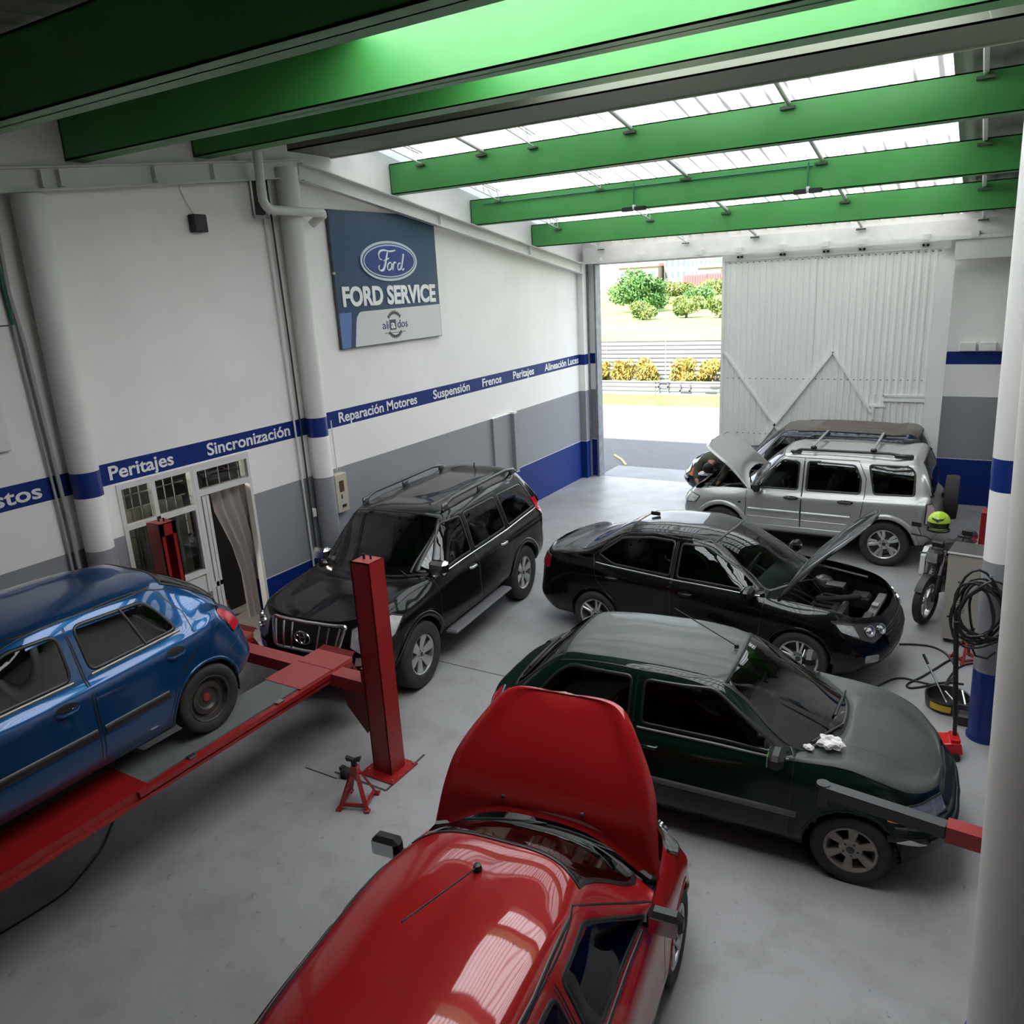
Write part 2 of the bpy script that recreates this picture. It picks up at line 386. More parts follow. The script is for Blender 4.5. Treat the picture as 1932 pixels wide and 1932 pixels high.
ceil = bpy.data.objects.new('ceiling', None); COL.objects.link(ceil); ceil['kind'] = 'structure'
k = 0
for i in range(10):      # translucent sheets on the far slope
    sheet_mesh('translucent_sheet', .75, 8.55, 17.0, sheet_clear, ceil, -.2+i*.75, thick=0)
sheet_mesh('roof_sheet', 2.25, 8.5, 17.0, sheet_dark, ceil, 7.3, thick=0)
# near slope: translucent sheets to the right of the visible part, fibre cement elsewhere
sheet_mesh('roof_sheet', 4.0, YN-.5, 8.60, sheet_dark, ceil, -.2, thick=0)
for i in range(5): sheet_mesh('translucent_sheet', .75, 3.4, 8.60, sheet_bright, ceil, 3.8+i*.75, thick=0)
sheet_mesh('roof_sheet', 3.75, YN-.5, 3.4, sheet_dark, ceil, 3.8, thick=0)
sheet_mesh('roof_sheet', 2.0, YN-.5, 8.6, sheet_dark, ceil, 7.55, thick=0)
nb = mat('neighbour_render', (.5,.48,.45), .8)
struct(MB().bx((-30,YN,0),(-3.4,16.5,5.6)).build('wall_neighbour_left', nb)); struct(MB().bx((-3.39,8.1,0),(-.25,16.5,5.6)).build('wall_neighbour_back', nb)); struct(MB().bx((9.6,YN,0),(24,16.5,5.6)).build('wall_neighbour_right', nb))

# purlins
def lattice(x, y0, y1, label, ends=None):
    b = MB(); zo = -.06
    def P(y, dz): return (x, y, zroof(y)+zo+dz)
    for dx in (-.03,.03):
        b.tube([(x+dx,y0,zroof(y0)-.06),(x+dx,y1,zroof(y1)-.06)], .009, 6)
    b.tube([(x,y0,zroof(y0)-.20),(x,y1,zroof(y1)-.20)], .009, 6)
    n = int((y1-y0)/.11)
    pts = [(x+(.03 if i % 4 < 2 else -.03)*(1 if i % 2 == 0 else 0), y0+(y1-y0)*i/n, zroof(y0+(y1-y0)*i/n)-(.06 if i % 2 == 0 else .20)) for i in range(n+1)]
    b.tube(pts, .006, 5)
    o = b.build('lattice_purlin', white_metal)
    MB().bx((x-.07,y1-.05,zroof(y1)-.235),(x+.07,y1-.005,zroof(y1)-.215)).build('end_bracket', mat('bracket_dark', (.05,.07,.04), .6), o)
    return tag(o, label, 'purlin')
def tubep(x, y0, y1, label):
    o = MB().tube([(x,y0,zroof(y0)-.16),(x,y1,zroof(y1)-.16)], .028, 10).build('tube_purlin', white_metal, smooth=True)
    MB().bx((x-.08,y1-.06,zroof(y1)-.23),(x+.08,y1-.005,zroof(y1)-.20)).build('end_bracket', mat('bracket_dark'), o)
    return tag(o, label, 'purlin')
bays = [(8.8,9.98,'between ridge girder and first green beam'),(10.2,12.10,'ending on the lamp beam'),(12.3,14.22,'ending on the beam nearest the gate'),(14.42,16.19,'above the gate header')]
names = {.6:'first from the wall', 1.65:'second from the wall', 2.45:'at middle left', 3.82:'at the middle', 5.7:'right of middle', 7.6:'far right'}
for y0, y1, bl in bays:
    for x in (.6, 2.45): lattice(x, y0, y1, 'white lattice purlin %s, %s' % (names[x], bl))
    for x in ((1.65, 3.82, 5.7, 7.6) if y0 < 9 else (3.82, 5.7, 7.6)): tubep(x, y0, y1, 'white tube purlin %s, %s' % (names[x], bl))

# green conduit and lamp holders on the middle beam
cond = mat('green_conduit', (.01,.12,.07), .45); wht = mat('white_plastic', (.75,.75,.73), .4)
b = MB().tube([(.3,12.07,5.74),(3.03,12.07,5.74),(5.6,12.07,5.74)], .012, 6)
tag(b.build('conduit', cond), 'thin green conduit along the top of the beam with the lamps', 'conduit')
for x, s in ((3.03,'left'),(5.56,'right')):
    t = empty('ceiling_lamp', (x,12.06,5.43), label='small black twin lamp holder on the green beam, the %s one' % s, cat='lamp')
    MB().tube([(-.02,0,.02),(-.02,0,.36)], .010, 6).build('green_drop_pipe', cond, t)
    MB().bx((-.19,-.06,-.04),(-.03,.03,.02)).bx((.01,-.06,-.04),(.17,.03,.02)).build('lamp_body', black_pl, t)
    MB().bx((-.03,-.03,-.02),(.01,.03,.05)).build('junction', wht, t)
# pipes on the left wall
b = MB(); P = [(.37,7.12,6.3),(.37,7.10,5.60)]
P += [(.37,7.10+.14*(1-math.cos(t)),5.56-.14*math.sin(t)) for t in (.3,.6,.9,1.2,1.57)]+[(.37,8.0,5.42),(.37,8.08,5.415),(.33,8.13,5.40),(.22,8.13,5.36),(.14,8.10,5.30)]
b.tube(P, .055, 14); tag(b.build('drain_pipe', white_metal, smooth=True), 'fat white drain pipe elbowing across the column beside the blue sign', 'pipe')
def wpipe(pts, r, m, label, n=8, name='wall_pipe'):
    if 'floor' in name: pts = flow(pts)
    return tag(MB().tube(pts, r, n).build(name, m, smooth=True), label, 'pipe')
wpipe([(.05,4.19,5.4),(.05,4.16,4.6),(.05,4.20,4.1),(.05,4.25,2.4),(.05,4.27,0)], .022, mat('pipe_grey', (.36,.37,.35), .5), 'grey pipe down the wall left of the column near the office window')
wpipe([(.04,4.10,5.5),(.04,4.12,4.9),(.04,4.14,4.3)], .016, cond, 'short green pipe high on the wall at the far left')
wpipe([(.04,4.14,4.3),(.04,4.19,2.4),(.04,4.2,0)], .014, mat('pipe_grey'), 'thin grey pipe at the far left running beside the thicker one')
wpipe([(.04,7.40,5.4),(.04,7.42,4.9),(.04,7.45,2.8),(.04,7.47,1.0),(.04,7.48,0)], .014, white_metal, 'thin white pipe down the wall left of the second column')
wpipe([(.05,7.50,5.9),(.05,7.52,4.9),(.05,7.54,3.8),(.05,7.545,2.8),(.05,7.55,0.3)], .012, mat('cable_dark', (.03,.05,.04), .6), 'dark cable down the wall beside the second column')
wpipe([(.045,8.13,2.72),(.045,8.14,2.0)], .008, white_metal, 'thin white conduit above the beige meter box')
b = MB(); b.bx((.03,7.24,5.36),(.05,7.26,5.95)).bx((.03,7.46,5.36),(.05,7.48,5.95)).bx((.03,7.24,5.36),(.05,7.48,5.385)).bx((.03,7.24,5.92),(.05,7.48,5.95))
tag(b.build('duct_frame', white_metal), 'small white frame round a dark duct hole beside the drain pipe', 'frame')
MB().bx((.0,7.26,5.4),(.012,7.46,5.92)).build('duct_hole', mat('dark_interior'), bpy.data.objects['duct_frame'])
# speaker with wire
sp = tag(MB().bx((0,6.30,5.17),(.11,6.48,5.36),bev=.01).build('wall_speaker', black_pl), 'small black speaker box high on the left wall', 'speaker')
MB().tube([(.01,6.2,5.78),(.01,6.28,5.55),(.02,6.38,5.36)], .005, 5).build('wire', white_metal, sp)
# panels of board seen far left on the wall (joints)
b = MB(); 
for z in (4.81,4.29): b.bx((0,2.2,z),(.004,4.12,z+.012))
b.build('board_joint', joint, WL)
tag(MB().bx((0,3.2,3.16),(.05,3.88,3.9),bev=.01).build('wall_board', wht), 'white board at the far left edge of the wall', 'board')
# meter box, switch, conduit
mb = tag(MB().bx((0,8.0,1.40),(.12,8.24,1.96),bev=.008).build('meter_box', mat('beige', (.50,.45,.36), .5)), 'beige electric meter box beside the second column', 'box')
MB().bx((.12,8.07,1.70),(.126,8.16,1.86)).build('meter_window', mat('brown_dark', (.10,.06,.03), .3), mb)
MB().bx((.12,8.09,1.60),(.124,8.11,1.66)).bx((.12,8.09,1.47),(.126,8.17,1.51)).build('meter_label', black_pl, mb)
tag(MB().bx((.0,7.56,1.46),(.07,7.63,1.58),bev=.01).build('wall_socket', wht), 'small white socket box beside the second column', 'socket')
# lettering on the blue stripe
for s, y, w_ in (('Repuestos',3.50,1.16),('Peritajes',5.195,.79),('Sincronización',6.725,1.33),('Reparación Motores',9.26,1.84),('Suspensión',11.18,1.10),('Frenos',12.485,.67),('Peritajes',13.675,.83),('Alineación Luces',15.35,1.60)):
    text_mesh('stripe_lettering', s, .205, wallM(y, 2.712, .003), white_print, WL, width=w_, extrude=.001, offset=.004)
# switch boxes on the ledge at the right
for x, l in ((7.555,'left'),(7.865,'right')):
    tag(MB().bx((x-.13,16.36,2.845),(x+.13,16.48,3.0),bev=.01).build('junction_box', wht), 'small white box above the blue stripe at the far right, %s of the pair' % l, 'box')

# ------------------------------------------------------------------ sign
def sign():
    navy = mat('sign_navy', (.022,.055,.12), .35, noise=(1.2,.3,(.03,.07,.15)))
    t = empty('service_sign', (.06,9.72,4.59), label='large navy and white service sign on the left wall', cat='sign')
    W, H = 2.42, 1.86; y0 = -W/2; z1 = H/2
    MB().bx((-.05,y0,-z1),(-.002,-y0,z1)).build('board', mat('sign_edge', (.05,.06,.07), .5), t)
    def flat(poly, h0, h1): return MB().prism(poly, h0, h1, lambda u, v, h: (h, u, v))
    zs = -z1+.51
    flat([(y0+.01,zs-.02),(-y0-.01,zs),(-y0-.01,z1-.01),(y0+.01,z1-.01)], -.002, 0).build('navy_panel', navy, t)
    flat([(y0+.01,-z1+.01),(-y0-.01,-z1+.01),(-y0-.01,zs),(y0+.01,zs-.02)], -.002, .0).build('white_panel', mat('sign_white', (.62,.62,.62), .4), t)
    flat([(y0+.01,-z1+.01),(y0+.25,-z1+.01),(y0+.33,zs-.13),(y0+.36,zs-.02),(y0+.01,zs-.02)], 0, .002).build('light_blue_panel', mat('sign_lblue', (.10,.19,.42), .4), t)
    p = [(y0+.19,-z1+.01),(y0+.28,-z1+.01),(y0+.345,zs-.17),(y0+.37,zs-.09),(y0+.43,zs-.03),(y0+.52,zs-.0),(y0+.27,zs-.0),(y0+.26,zs-.1)]
    flat(p, .002, .004).build('navy_curve', navy, t)
    # oval emblem
    def ell(a, b_, n=48): return [(a*math.cos(2*math.pi*i/n), .135+.12+b_*math.sin(2*math.pi*i/n)) for i in range(n)]
    sil = mat('emblem_silver', (.6,.65,.7), .3, metal=.3); eb = mat('emblem_blue', (.03,.055,.26), .3, noise=(3,.6,(.02,.03,.12)))
    o = flat(ell(.66,.285), 0, .02).build('oval_emblem', sil, t)
    flat(ell(.62,.25), .02, .022).build('oval_line', eb, o); flat(ell(.60,.235), .022, .024).build('oval_rim', sil, o); flat(ell(.575,.215), .024, .028).build('oval_field', eb, o)
    s = MB()
    def st(pts, r, n=24):
        # smooth script stroke through the points
        P = [Vector((p[0], p[1])) for p in pts]; out = []; rr = []
        for i in range(len(P)-1):
            p0 = P[max(i-1,0)]; p1 = P[i]; p2 = P[i+1]; p3 = P[min(i+2,len(P)-1)]
            for k_ in range(6):
                t_ = k_/6; q = .5*((2*p1)+(p2-p0)*t_+(2*p0-5*p1+4*p2-p3)*t_*t_+(3*p1-p0-3*p2+p3)*t_**3); out.append((.03, q.x, q.y+.255)); rr.append(r[i]+(r[i+1]-r[i])*t_)
        out.append((.03, P[-1].x, P[-1].y+.255)); rr.append(r[-1]); s.tube(out, rr, 8)
    k = .011
    st([(-.20,.02),(-.25,.03),(-.27,.08),(-.23,.135),(-.13,.15),(-.02,.135),(.07,.14),(.13,.155)], [.008,.012,.014,.016,.014,.014,.014,.008])
    st([(-.06,.125),(-.10,.04),(-.15,-.07),(-.20,-.13),(-.27,-.13),(-.29,-.09),(-.26,-.06)], [.012,.018,.02,.018,.014,.012,.008])
    st([(-.17,.0),(-.10,.02),(-.03,.04)], [.006,.011,.006])
    st([(-.02,-.02),(-.07,-.05),(-.09,-.11),(-.05,-.13),(.0,-.10),(.01,-.04),(-.02,-.02)], [.012]*7)
    st([(.0,-.03),(.05,-.05),(.07,-.02),(.045,-.08),(.03,-.13)], [.006,.008,.012,.014,.012]); st([(.05,-.06),(.09,-.02),(.13,-.03)], [.007,.013,.008])
    st([(.22,-.03),(.17,-.05),(.15,-.11),(.18,-.13),(.23,-.10),(.27,-.02)], [.012]*6); st([(.315,.10),(.28,.0),(.245,-.10),(.27,-.135),(.31,-.11)], [.016,.016,.015,.011,.007])
    s.build('script_lettering', mat('emblem_white', (.75,.78,.8), .4), o, smooth=True)
    text_mesh('sign_lettering', 'FORD SERVICE', .36, wallM(0, -.245, .006, R(-.6)), white_print, t, width=2.20, extrude=.006, offset=.014)
    # badge on the white panel
    dk = mat('badge_grey', (.06,.06,.065), .5); bl = mat('badge_blue', (.05,.06,.18), .5); zc = -z1+.265
    g = MB()
    for a0, a1 in ((R(35),R(145)),(R(215),R(325))):
        pts = []
        n = 18
        for i in range(n+1):
            a = a0+(a1-a0)*i/n; rr = .215 if (i % 2) else .185
            pts.append((rr*math.cos(a), zc+rr*math.sin(a)))
        inner = [( .155*math.cos(a0+(a1-a0)*i/n), zc+.155*math.sin(a0+(a1-a0)*i/n)) for i in range(n, -1, -1)]
        n2 = len(pts); V = [(h, *p) for h in (.0,.004) for p in pts+inner]; m_ = 2*n2
        F = [(m_+i, m_+i+1, m_+m_-2-i, m_+m_-1-i) for i in range(n2-1)]
        g.add(V, F)
    bd = g.build('gear_badge', dk, t)
    text_mesh('badge_lettering', 'al', .17, wallM(-.235, zc, .004), bl, bd, width=.12, extrude=.001)
    text_mesh('badge_lettering', 'dos', .17, wallM(.19, zc, .004), bl, bd, width=.25, extrude=.001)
    text_mesh('badge_lettering', 'i', .16, wallM(-.15, zc, .004), bl, bd, extrude=.001)
    flat([(-.12,zc-.075),(.03,zc-.075),(.03,zc+.075),(-.12,zc+.075)], .0, .003).build('badge_square', dk, bd)
    text_mesh('badge_lettering', 'a', .16, wallM(-.045, zc, .005), white_print, bd, width=.1, extrude=.001, offset=.004)
    MB().bx((.001,-.25,zc-.12),(.003,.25,zc-.113)).build('badge_line', dk, bd)
    for y, z in ((y0-.0,.1),): MB().lathe([(0,.0),(.02,.0),(.02,.03),(0,.03)], (-.02,y,z), 'X', 10).build('bolt', steel, t)
sign()
# ------------------------------------------------------------------ car builder
def interp(P, kn, t, crease=()):
    """P: (n, ...) control values at knots kn; cubic interpolation at t with smooth weighted tangents"""
    n = len(kn); h = np.diff(kn); sh = (slice(None),)+(None,)*(P.ndim-1)
    s = (P[1:]-P[:-1])/h[sh]
    mL = np.empty_like(P); mL[0] = s[0]; mL[-1] = s[-1]
    if n > 2: mL[1:-1] = (h[1:][sh]*s[:-1]+h[:-1][sh]*s[1:])/(h[1:]+h[:-1])[sh]
    mR = mL.copy()
    for c in crease: mL[c] = s[max(c-1,0)]; mR[c] = s[min(c, n-2)]   # mL: tangent arriving, mR: leaving
    i = np.clip(np.searchsorted(kn, t, side='right')-1, 0, n-2); hh = h[i]; u = (t-kn[i])/hh
    U = u[sh]; H = hh[sh]
    return (2*U**3-3*U**2+1)*P[i]+(U**3-2*U**2+U)*H*mR[i]+(-2*U**3+3*U**2)*P[i+1]+(U**3-U**2)*H*mL[i+1]

def car_controls(s):
    """control grid: columns from nose to tail, rows from underbody centre (0) over the side to the roof centre (8)"""
    W = s['W']/2; zb = s['zb']; xf = s['xf']; xr = s['xr']
    def col(xs, ys, zs): return [(xs[i], ys[i], zs[i]) for i in range(9)]
    zhf = s['zhf']; zbf = s['belt'][0]; zbr = s['belt'][1]; nf = s.get('nose', .22); hood_mid = s['zhm']
    C = []
    fb = s.get('fbump', .05)      # how far the bumper leads the hood edge
    zl = zb+.02
    # nose centre, third, corner, behind corner
    def face(x, y, zt, lead, zbm, d=1):
        # rows 0..4 on the front (or rear) face, 5..8 on the edge of the lid
        h = zt-zbm
        return [x-d*.16, x-d*.04, x+d*lead, x+d*lead, x+d*lead*.35]
    zq = [zl, zb+.01, zb+.14, zb+.34, zhf-.10]
    f0 = face(xf-fb, 0, zhf, fb, zb)
    C.append(col(f0+[xf-fb-.02]*4, [0]*9, zq+[zhf]*4))
    x1 = xf-.035*nf/.22; f1 = face(x1-fb, 0, zhf, fb, zb)
    C.append(col(f1+[x1-fb-.02, x1-fb-.06, x1-fb-.10, x1-fb-.12], [0, .50*W, .54*W, .54*W, .52*W, .50*W, .36*W, .18*W, 0], zq+[zhf, zhf+.015, zhf+.03, zhf+.035]))
    x2 = xf-nf; f2 = face(x2, 0, zhf, fb*.6, zb)
    C.append(col([f2[0], f2[1], f2[2], f2[3], f2[4], x2-.03, x2-.07, x2-.10, x2-.12], [0, .84*W, .90*W, .91*W, .87*W, .80*W, .55*W, .28*W, 0], zq+[zhf+.01]*4))
    x3 = xf-nf-.26; zs = zhf+(zbf-zhf)*.40
    C.append(col([x3]*9, [0, .90*W, .975*W, .985*W, .955*W, .86*W, .62*W, .32*W, 0], [zl, zb, zb+.16, zb+.36, zs-.09, zs+.005, zs, zs, zs]))
    x4 = (x3+s['xcowl'])/2-.05; z4 = zhf+(zbf-zhf)*.78
    C.append(col([x4]*9, [0, .90*W, .985*W, W, .975*W, .86*W, .64*W, .34*W, 0], [zl, zb, zb+.14, zb+.40, z4-.10, z4, z4, z4, z4]))
    # one smooth crown over the bonnet
    def crown(x): 
        t = min(max((xf-.08-x)/(xf-.08-s['xcowl']), 0), 1); return zhf+(s['zcowl']-zhf)*(1-(1-t)**1.7)
    for k in (1,2,3,4):
        q = [list(p) for p in C[k]]; e = q[5]; ze = max(e[2], zhf)
        te = min(max((xf-.08-e[0])/(xf-.08-s['xcowl']), 0), 1); ze = zhf+(zbf-zhf)*(1-(1-te)**1.5); e[2] = ze
        for r_, m_ in ((6,.62),(7,.92),(8,1.0)): q[r_][2] = ze+(crown(q[r_][0])+s.get('hump',.0)-ze)*m_
        C[k] = [tuple(p) for p in q]
    if 'hedge' in s:      # own outline of the bonnet edge
        if 'hedge0' in s: C[0] = C[0][:5]+[(s['hedge0'], 0, zhf)]*4
        for k, (hx_, hy_) in enumerate(s['hedge']):
            q = [list(p) for p in C[k+1]]; m_ = [1, .70, .36, 0]
            x8 = q[8][0]
            for r_ in range(4): q[5+r_][1] = hy_*m_[r_]; q[5+r_][0] = hx_+(x8-hx_)*(1-m_[r_])**1.2
            for r_, f_ in ((5,0),(6,.62),(7,.92),(8,1.0)): q[r_][2] = (zhf+(zbf-zhf)*(1-(1-min(max((xf-.08-hx_)/(xf-.08-s['xcowl']),0),1))**1.5))*(1-f_)+crown(q[r_][0])*f_
            C[k+1] = [tuple(p) for p in q]
    # cowl
    xc = s['xcowl']; sw = s.get('cowl_sweep', .28); zc = s['zcowl']; yt = s['ycant']; yb = s.get('ybelt', .93)*W
    C.append(col([xc-sw-.05]*4+[xc-sw-.03, xc-sw, xc-sw*.92, xc-sw*.22, xc], [0, .90*W, .99*W, W, .985*W, yb, yb-.05, yb*.52, 0], [zl, zb, zb+.14, zb+.42, zbf-.10, zbf, zbf+.02, zc-.012, zc]))
    # windshield top
    xw = s['xwt']; zr = s['zroof']; w2 = s.get('wt_sweep', .10); zcant = s['zcant']
    def beltz(x): 
        a = (x-(xc-sw))/(s['xgb']-(xc-sw)); return zbf+(zbr-zbf)*a
    def cab(x, z8, zct, yt_, x8=None, dz7=.02):
        zbx = beltz(x); x8 = x if x8 is None else x8
        return col([x]*6+[x+(x8-x)*.25, x+(x8-x)*.8, x8], [0, .90*W, .99*W, W, .985*W, yb, yt_, yt_*.66, 0], [zl, zb, zb+.14, zb+.45*(zbx-zb)/.7, zbx-.09, zbx, zct, z8-dz7, z8])
    C.append(cab(xw-w2, s.get('zwt', zr-.045), zcant-.045, yt*.985, xw, .018))
    xre = s['xre']; 
    xa = xw+(xre-xw)*.22; xb = xw+(xre-xw)*.52; xd = xw+(xre-xw)*.80
    C.append(cab(xa, zr-.008, zcant, yt)); C.append(cab(xb, zr, zcant+.005, yt)); C.append(cab(xd, s.get('zrd', zr-.015), zcant-.005+(s.get('zrd', zr-.015)-zr), yt*.99))
    zre = s['zre']; ytr = s.get('ycant_r', yt*.95); rs = s.get('rear_sweep', .05)
    C.append(cab(xre+rs, zre, zcant+zre-zr, ytr, xre, .018))
    # rear glass base
    xg = s['xgb']; zg = s['zgb']; gs = s.get('gb_sweep', .10); ybr = s.get('ybelt_r', yb*.95); taper = s.get('taper', .97)
    C.append(col([xg+gs+.04]*4+[xg+gs+.02, xg+gs, xg+gs*.8, xg+gs*.25, xg], [0, .88*W*taper, .985*W*taper, W*taper, .975*W*taper, ybr, ybr-.05, ybr*.6, 0], [zl, zb+.02, zb+.16, zb+.42, zbr-.09, zbr, zg+.0, zg+.005, zg+.01]))
    # deck / tail
    zt = s['ztail']; nr = s.get('tail', .16); rb = s.get('rbump', .05); x5 = xr+nr+.10
    dk = s.get('deck', 0.0)
    if dk > 0:
        xk = xg-dk*.5; zk = zt+(zbr-zt)*.5
        C.append(col([xk]*9, [0, .88*W*taper, .98*W*taper, .99*W*taper, .96*W*taper, .86*W, .62*W, .34*W, 0], [zl, zb+.03, zb+.17, zb+.42, zk-.10, zk+.0, zk+.035, zk+.05, zk+.055]))
    def rear(x, y1, ztop, yy, zz, xs):
        return col([x+.16, x+.03, x-rb, x-rb, x-rb*.3]+xs, [0, .93*y1, y1, y1, .97*y1]+yy, [zl+.04, zb+.04, zb+.18, zb+.38, (zb+.38+ztop)/2+.06]+zz)
    ttp = s.get('tail_in', .0)
    C.append(rear(xr+nr, .93*W*taper, zt, [.84*W, .60*W, .30*W, 0], [zt-.02, zt+.0, zt+.01, zt+.012], [xr+nr+ttp+.02, xr+nr*.9+ttp+.02, xr+nr*.75+ttp+.02, xr+nr*.7+ttp+.02]))
    C.append(rear(xr+nr*.22, .56*W, zt, [.52*W, .36*W, .18*W, 0], [zt-.03, zt-.015, zt-.01, zt-.008], [xr+nr*.22+rb+ttp, xr+nr*.22+rb+ttp+.01, xr+nr*.22+rb+ttp+.015, xr+nr*.22+rb+ttp+.015]))
    C.append(rear(xr+rb*.0, 0, zt, [0,0,0,0], [zt-.03]*4, [xr+rb+ttp]*4))
    return np.array(C, float)

class Car:
    def __init__(c, spec, name, label, loc, heading, z=0.0):
        c.s = spec; c.root = empty(name, (loc[0], loc[1], z), heading, label=label, cat='car'); c.n = name
        H = car_controls(spec); nu = H.shape[0]
        full = np.concatenate([H, (H*np.array([1,-1,1]))[:, ::-1][:, 1:]], axis=1)     # rows 0..16
        nv = 17
        du = np.linalg.norm(H[1:, [3,5,8]]-H[:-1, [3,5,8]], axis=2).mean(1); dv = np.linalg.norm(full[:, 1:]-full[:, :-1], axis=2).mean(0)
        ku = np.concatenate([[0], np.cumsum(np.maximum(du, .03))]); kv = np.concatenate([[0], np.cumsum(np.maximum(dv, .03))])
        cell = spec.get('cell', .035)
        def samples(k):
            out = []; par = []
            for i in range(len(k)-1):
                m = max(3, int(math.ceil((k[i+1]-k[i])/cell)))
                for q in range(m): out.append(k[i]+(k[i+1]-k[i])*q/m); par.append(i+q/m)
            return np.array(out+[k[-1]]), np.array(par+[len(k)-1.0])
        tu, pu = samples(ku); tv, pv = samples(kv)
        rows = interp(full.transpose(1,0,2), kv, tv, spec.get('vcrease', ())).transpose(1,0,2)   # (nu, NV, 3)
        G = interp(rows, ku, tu, spec.get('ucrease', ()))
        c.G = G; c.NU, c.NV = G.shape[:2]; c.pu = pu; c.pv = np.where(pv > 8, 16-pv, pv); c.side = np.where(pv > 8, -1, 1)
        V = G.reshape(-1, 3); c.V = V
        i, j = np.meshgrid(np.arange(c.NU-1), np.arange(c.NV-1), indexing='ij'); a = (i*c.NV+j).ravel()
        c.F = np.stack([a, a+c.NV, a+c.NV+1, a+1], 1)
        c.fu = ((pu[:-1]+pu[1:])/2)[i.ravel()]; cv = (pv[:-1]+pv[1:])/2; c.fv = np.where(cv > 8, 16-cv, cv)[j.ravel()]
        c.fc = V[c.F].mean(1)
        # vertex normals
        fn = np.cross(V[c.F[:,2]]-V[c.F[:,0]], V[c.F[:,3]]-V[c.F[:,1]]); N = np.zeros_like(V)
        for k in range(4): np.add.at(N, c.F[:,k], fn)
        # weld the two seams by averaging (underbody) is not needed; normalise
        if (fn*(c.fc-np.array([0,0,.8]))).sum() < 0: N = -N; c.F = c.F[:, ::-1]
        N /= np.maximum(np.linalg.norm(N, axis=1), 1e-9)[:, None]; c.N = N
        c.bvh = BVHTree.FromPolygons([Vector(v) for v in V], [tuple(int(q) for q in f) for f in c.F])
        c.used = np.zeros(len(c.F), bool)
        c.iG = None
    # sample a surface point along direction d through p
    def hit(c, p, d):
        p = Vector(p); d = Vector(d).normalized()
        h = c.bvh.ray_cast(p+d*3, -d)
        if h[0] is None:
            q = c.bvh.find_nearest(p); return q[0], (q[1] if q[1].dot(d) > 0 else -q[1])
        n = h[1] if h[1].dot(d) > 0 else -h[1]
        return h[0], n
    def sub(c, name, mask, m, parent=None, offset=0.0, T=None, thick=0.0, flip=False):
        F = c.F[mask]; ids = np.unique(F); mp = -np.ones(len(c.V), int); mp[ids] = np.arange(len(ids))
        V = c.V[ids]+c.N[ids]*offset; N = c.N[ids]; F = mp[F]
        if flip: F = F[:, ::-1]; N = -N
        me = bpy.data.meshes.new(name); me.from_pydata(V.tolist(), [], F.tolist()); me.materials.append(m)
        me.polygons.foreach_set('use_smooth', [True]*len(me.polygons))
        me.normals_split_custom_set_from_vertices([tuple(n) for n in N])
        if T is not None: me.transform(T)
        o = link(bpy.data.objects.new(name, me), parent or c.root)
        return o
    def inpoly(c, poly, P2):
        x, y = P2[:,0], P2[:,1]; r = np.zeros(len(P2), bool); n = len(poly)
        for i in range(n):
            x1, y1 = poly[i]; x2, y2 = poly[(i+1) % n]
            k = ((y1 > y) != (y2 > y)) & (x < (x2-x1)*(y-y1)/((y2-y1) if y2 != y1 else 1e-9)+x1); r ^= k
        return r
    def dist(c, poly, P2):
        d = np.full(len(P2), 9.); n = len(poly)
        for i in range(n):
            a = np.array(poly[i]); b = np.array(poly[(i+1) % n]); ab = b-a; t = np.clip(((P2-a)@ab)/max(ab@ab, 1e-9), 0, 1)
            d = np.minimum(d, np.linalg.norm(P2-(a+t[:,None]*ab), axis=1))
        return d
    def patch(c, name, poly, fr, m, off=.003, grid=.05, parent=None, thick=0.0, smooth=True, sag=0.0):
        """polygon (2D) drawn on the body. fr = (origin, ex, ey, dir): a point is origin + u*ex + v*ey, dropped onto the body along -dir"""
        o, ex, ey, d = [Vector(q) for q in fr]
        poly = [Vector((p[0], p[1])) for p in poly]; n = len(poly); bnd = []
        for i in range(n):
            a, b = poly[i], poly[(i+1) % n]; k = max(1, int((b-a).length/grid))
            bnd += [a+(b-a)*q/k for q in range(k)]
        xs = [p.x for p in bnd]; ys = [p.y for p in bnd]; nb = len(bnd)
        inner = []
        gx = np.arange(min(xs)+grid/2, max(xs), grid); gy = np.arange(min(ys)+grid/2, max(ys), grid)
        if len(gx) and len(gy):
            Q = np.array([(x, y) for x in gx for y in gy]); pl = [(p.x, p.y) for p in poly]
            k = c.inpoly(pl, Q) & (c.dist(pl, Q) > grid*.45); inner = [Vector(q) for q in Q[k]]
        r = delaunay_2d_cdt(bnd+inner, [(i, (i+1) % nb) for i in range(nb)], [], 1, 1e-5)
        vs = []; ns = []
        for v in r[0]:
            p, nn = c.hit(o+ex*v.x+ey*v.y, d); ns.append(nn); vs.append(p+nn*off)
        fs = [tuple(f) for f in r[2]]
        if thick > 0:
            k = len(vs); vs2 = [v-n_*thick for v, n_ in zip(vs, ns)]
            be = {}
            for f in fs:
                for a, b in zip(f, f[1:]+f[:1]): be[(a, b)] = 1
            side = [(a, b, b+k, a+k) for (a, b) in be if (b, a) not in be]
            fs = fs+side; vs = vs+vs2
        me = bpy.data.meshes.new(name); me.from_pydata([tuple(v) for v in vs], [], fs); me.materials.append(m)
        bm = bmesh.new(); bm.from_mesh(me); bmesh.ops.recalc_face_normals(bm, faces=bm.faces)
        if sum(f.normal.dot(d)*f.calc_area() for f in bm.faces) < 0: bmesh.ops.reverse_faces(bm, faces=bm.faces)
        bm.to_mesh(me); bm.free()
        if smooth: me.polygons.foreach_set('use_smooth', [True]*len(me.polygons)); me.set_sharp_from_angle(angle=R(35))
        return link(bpy.data.objects.new(name, me), parent or c.root)
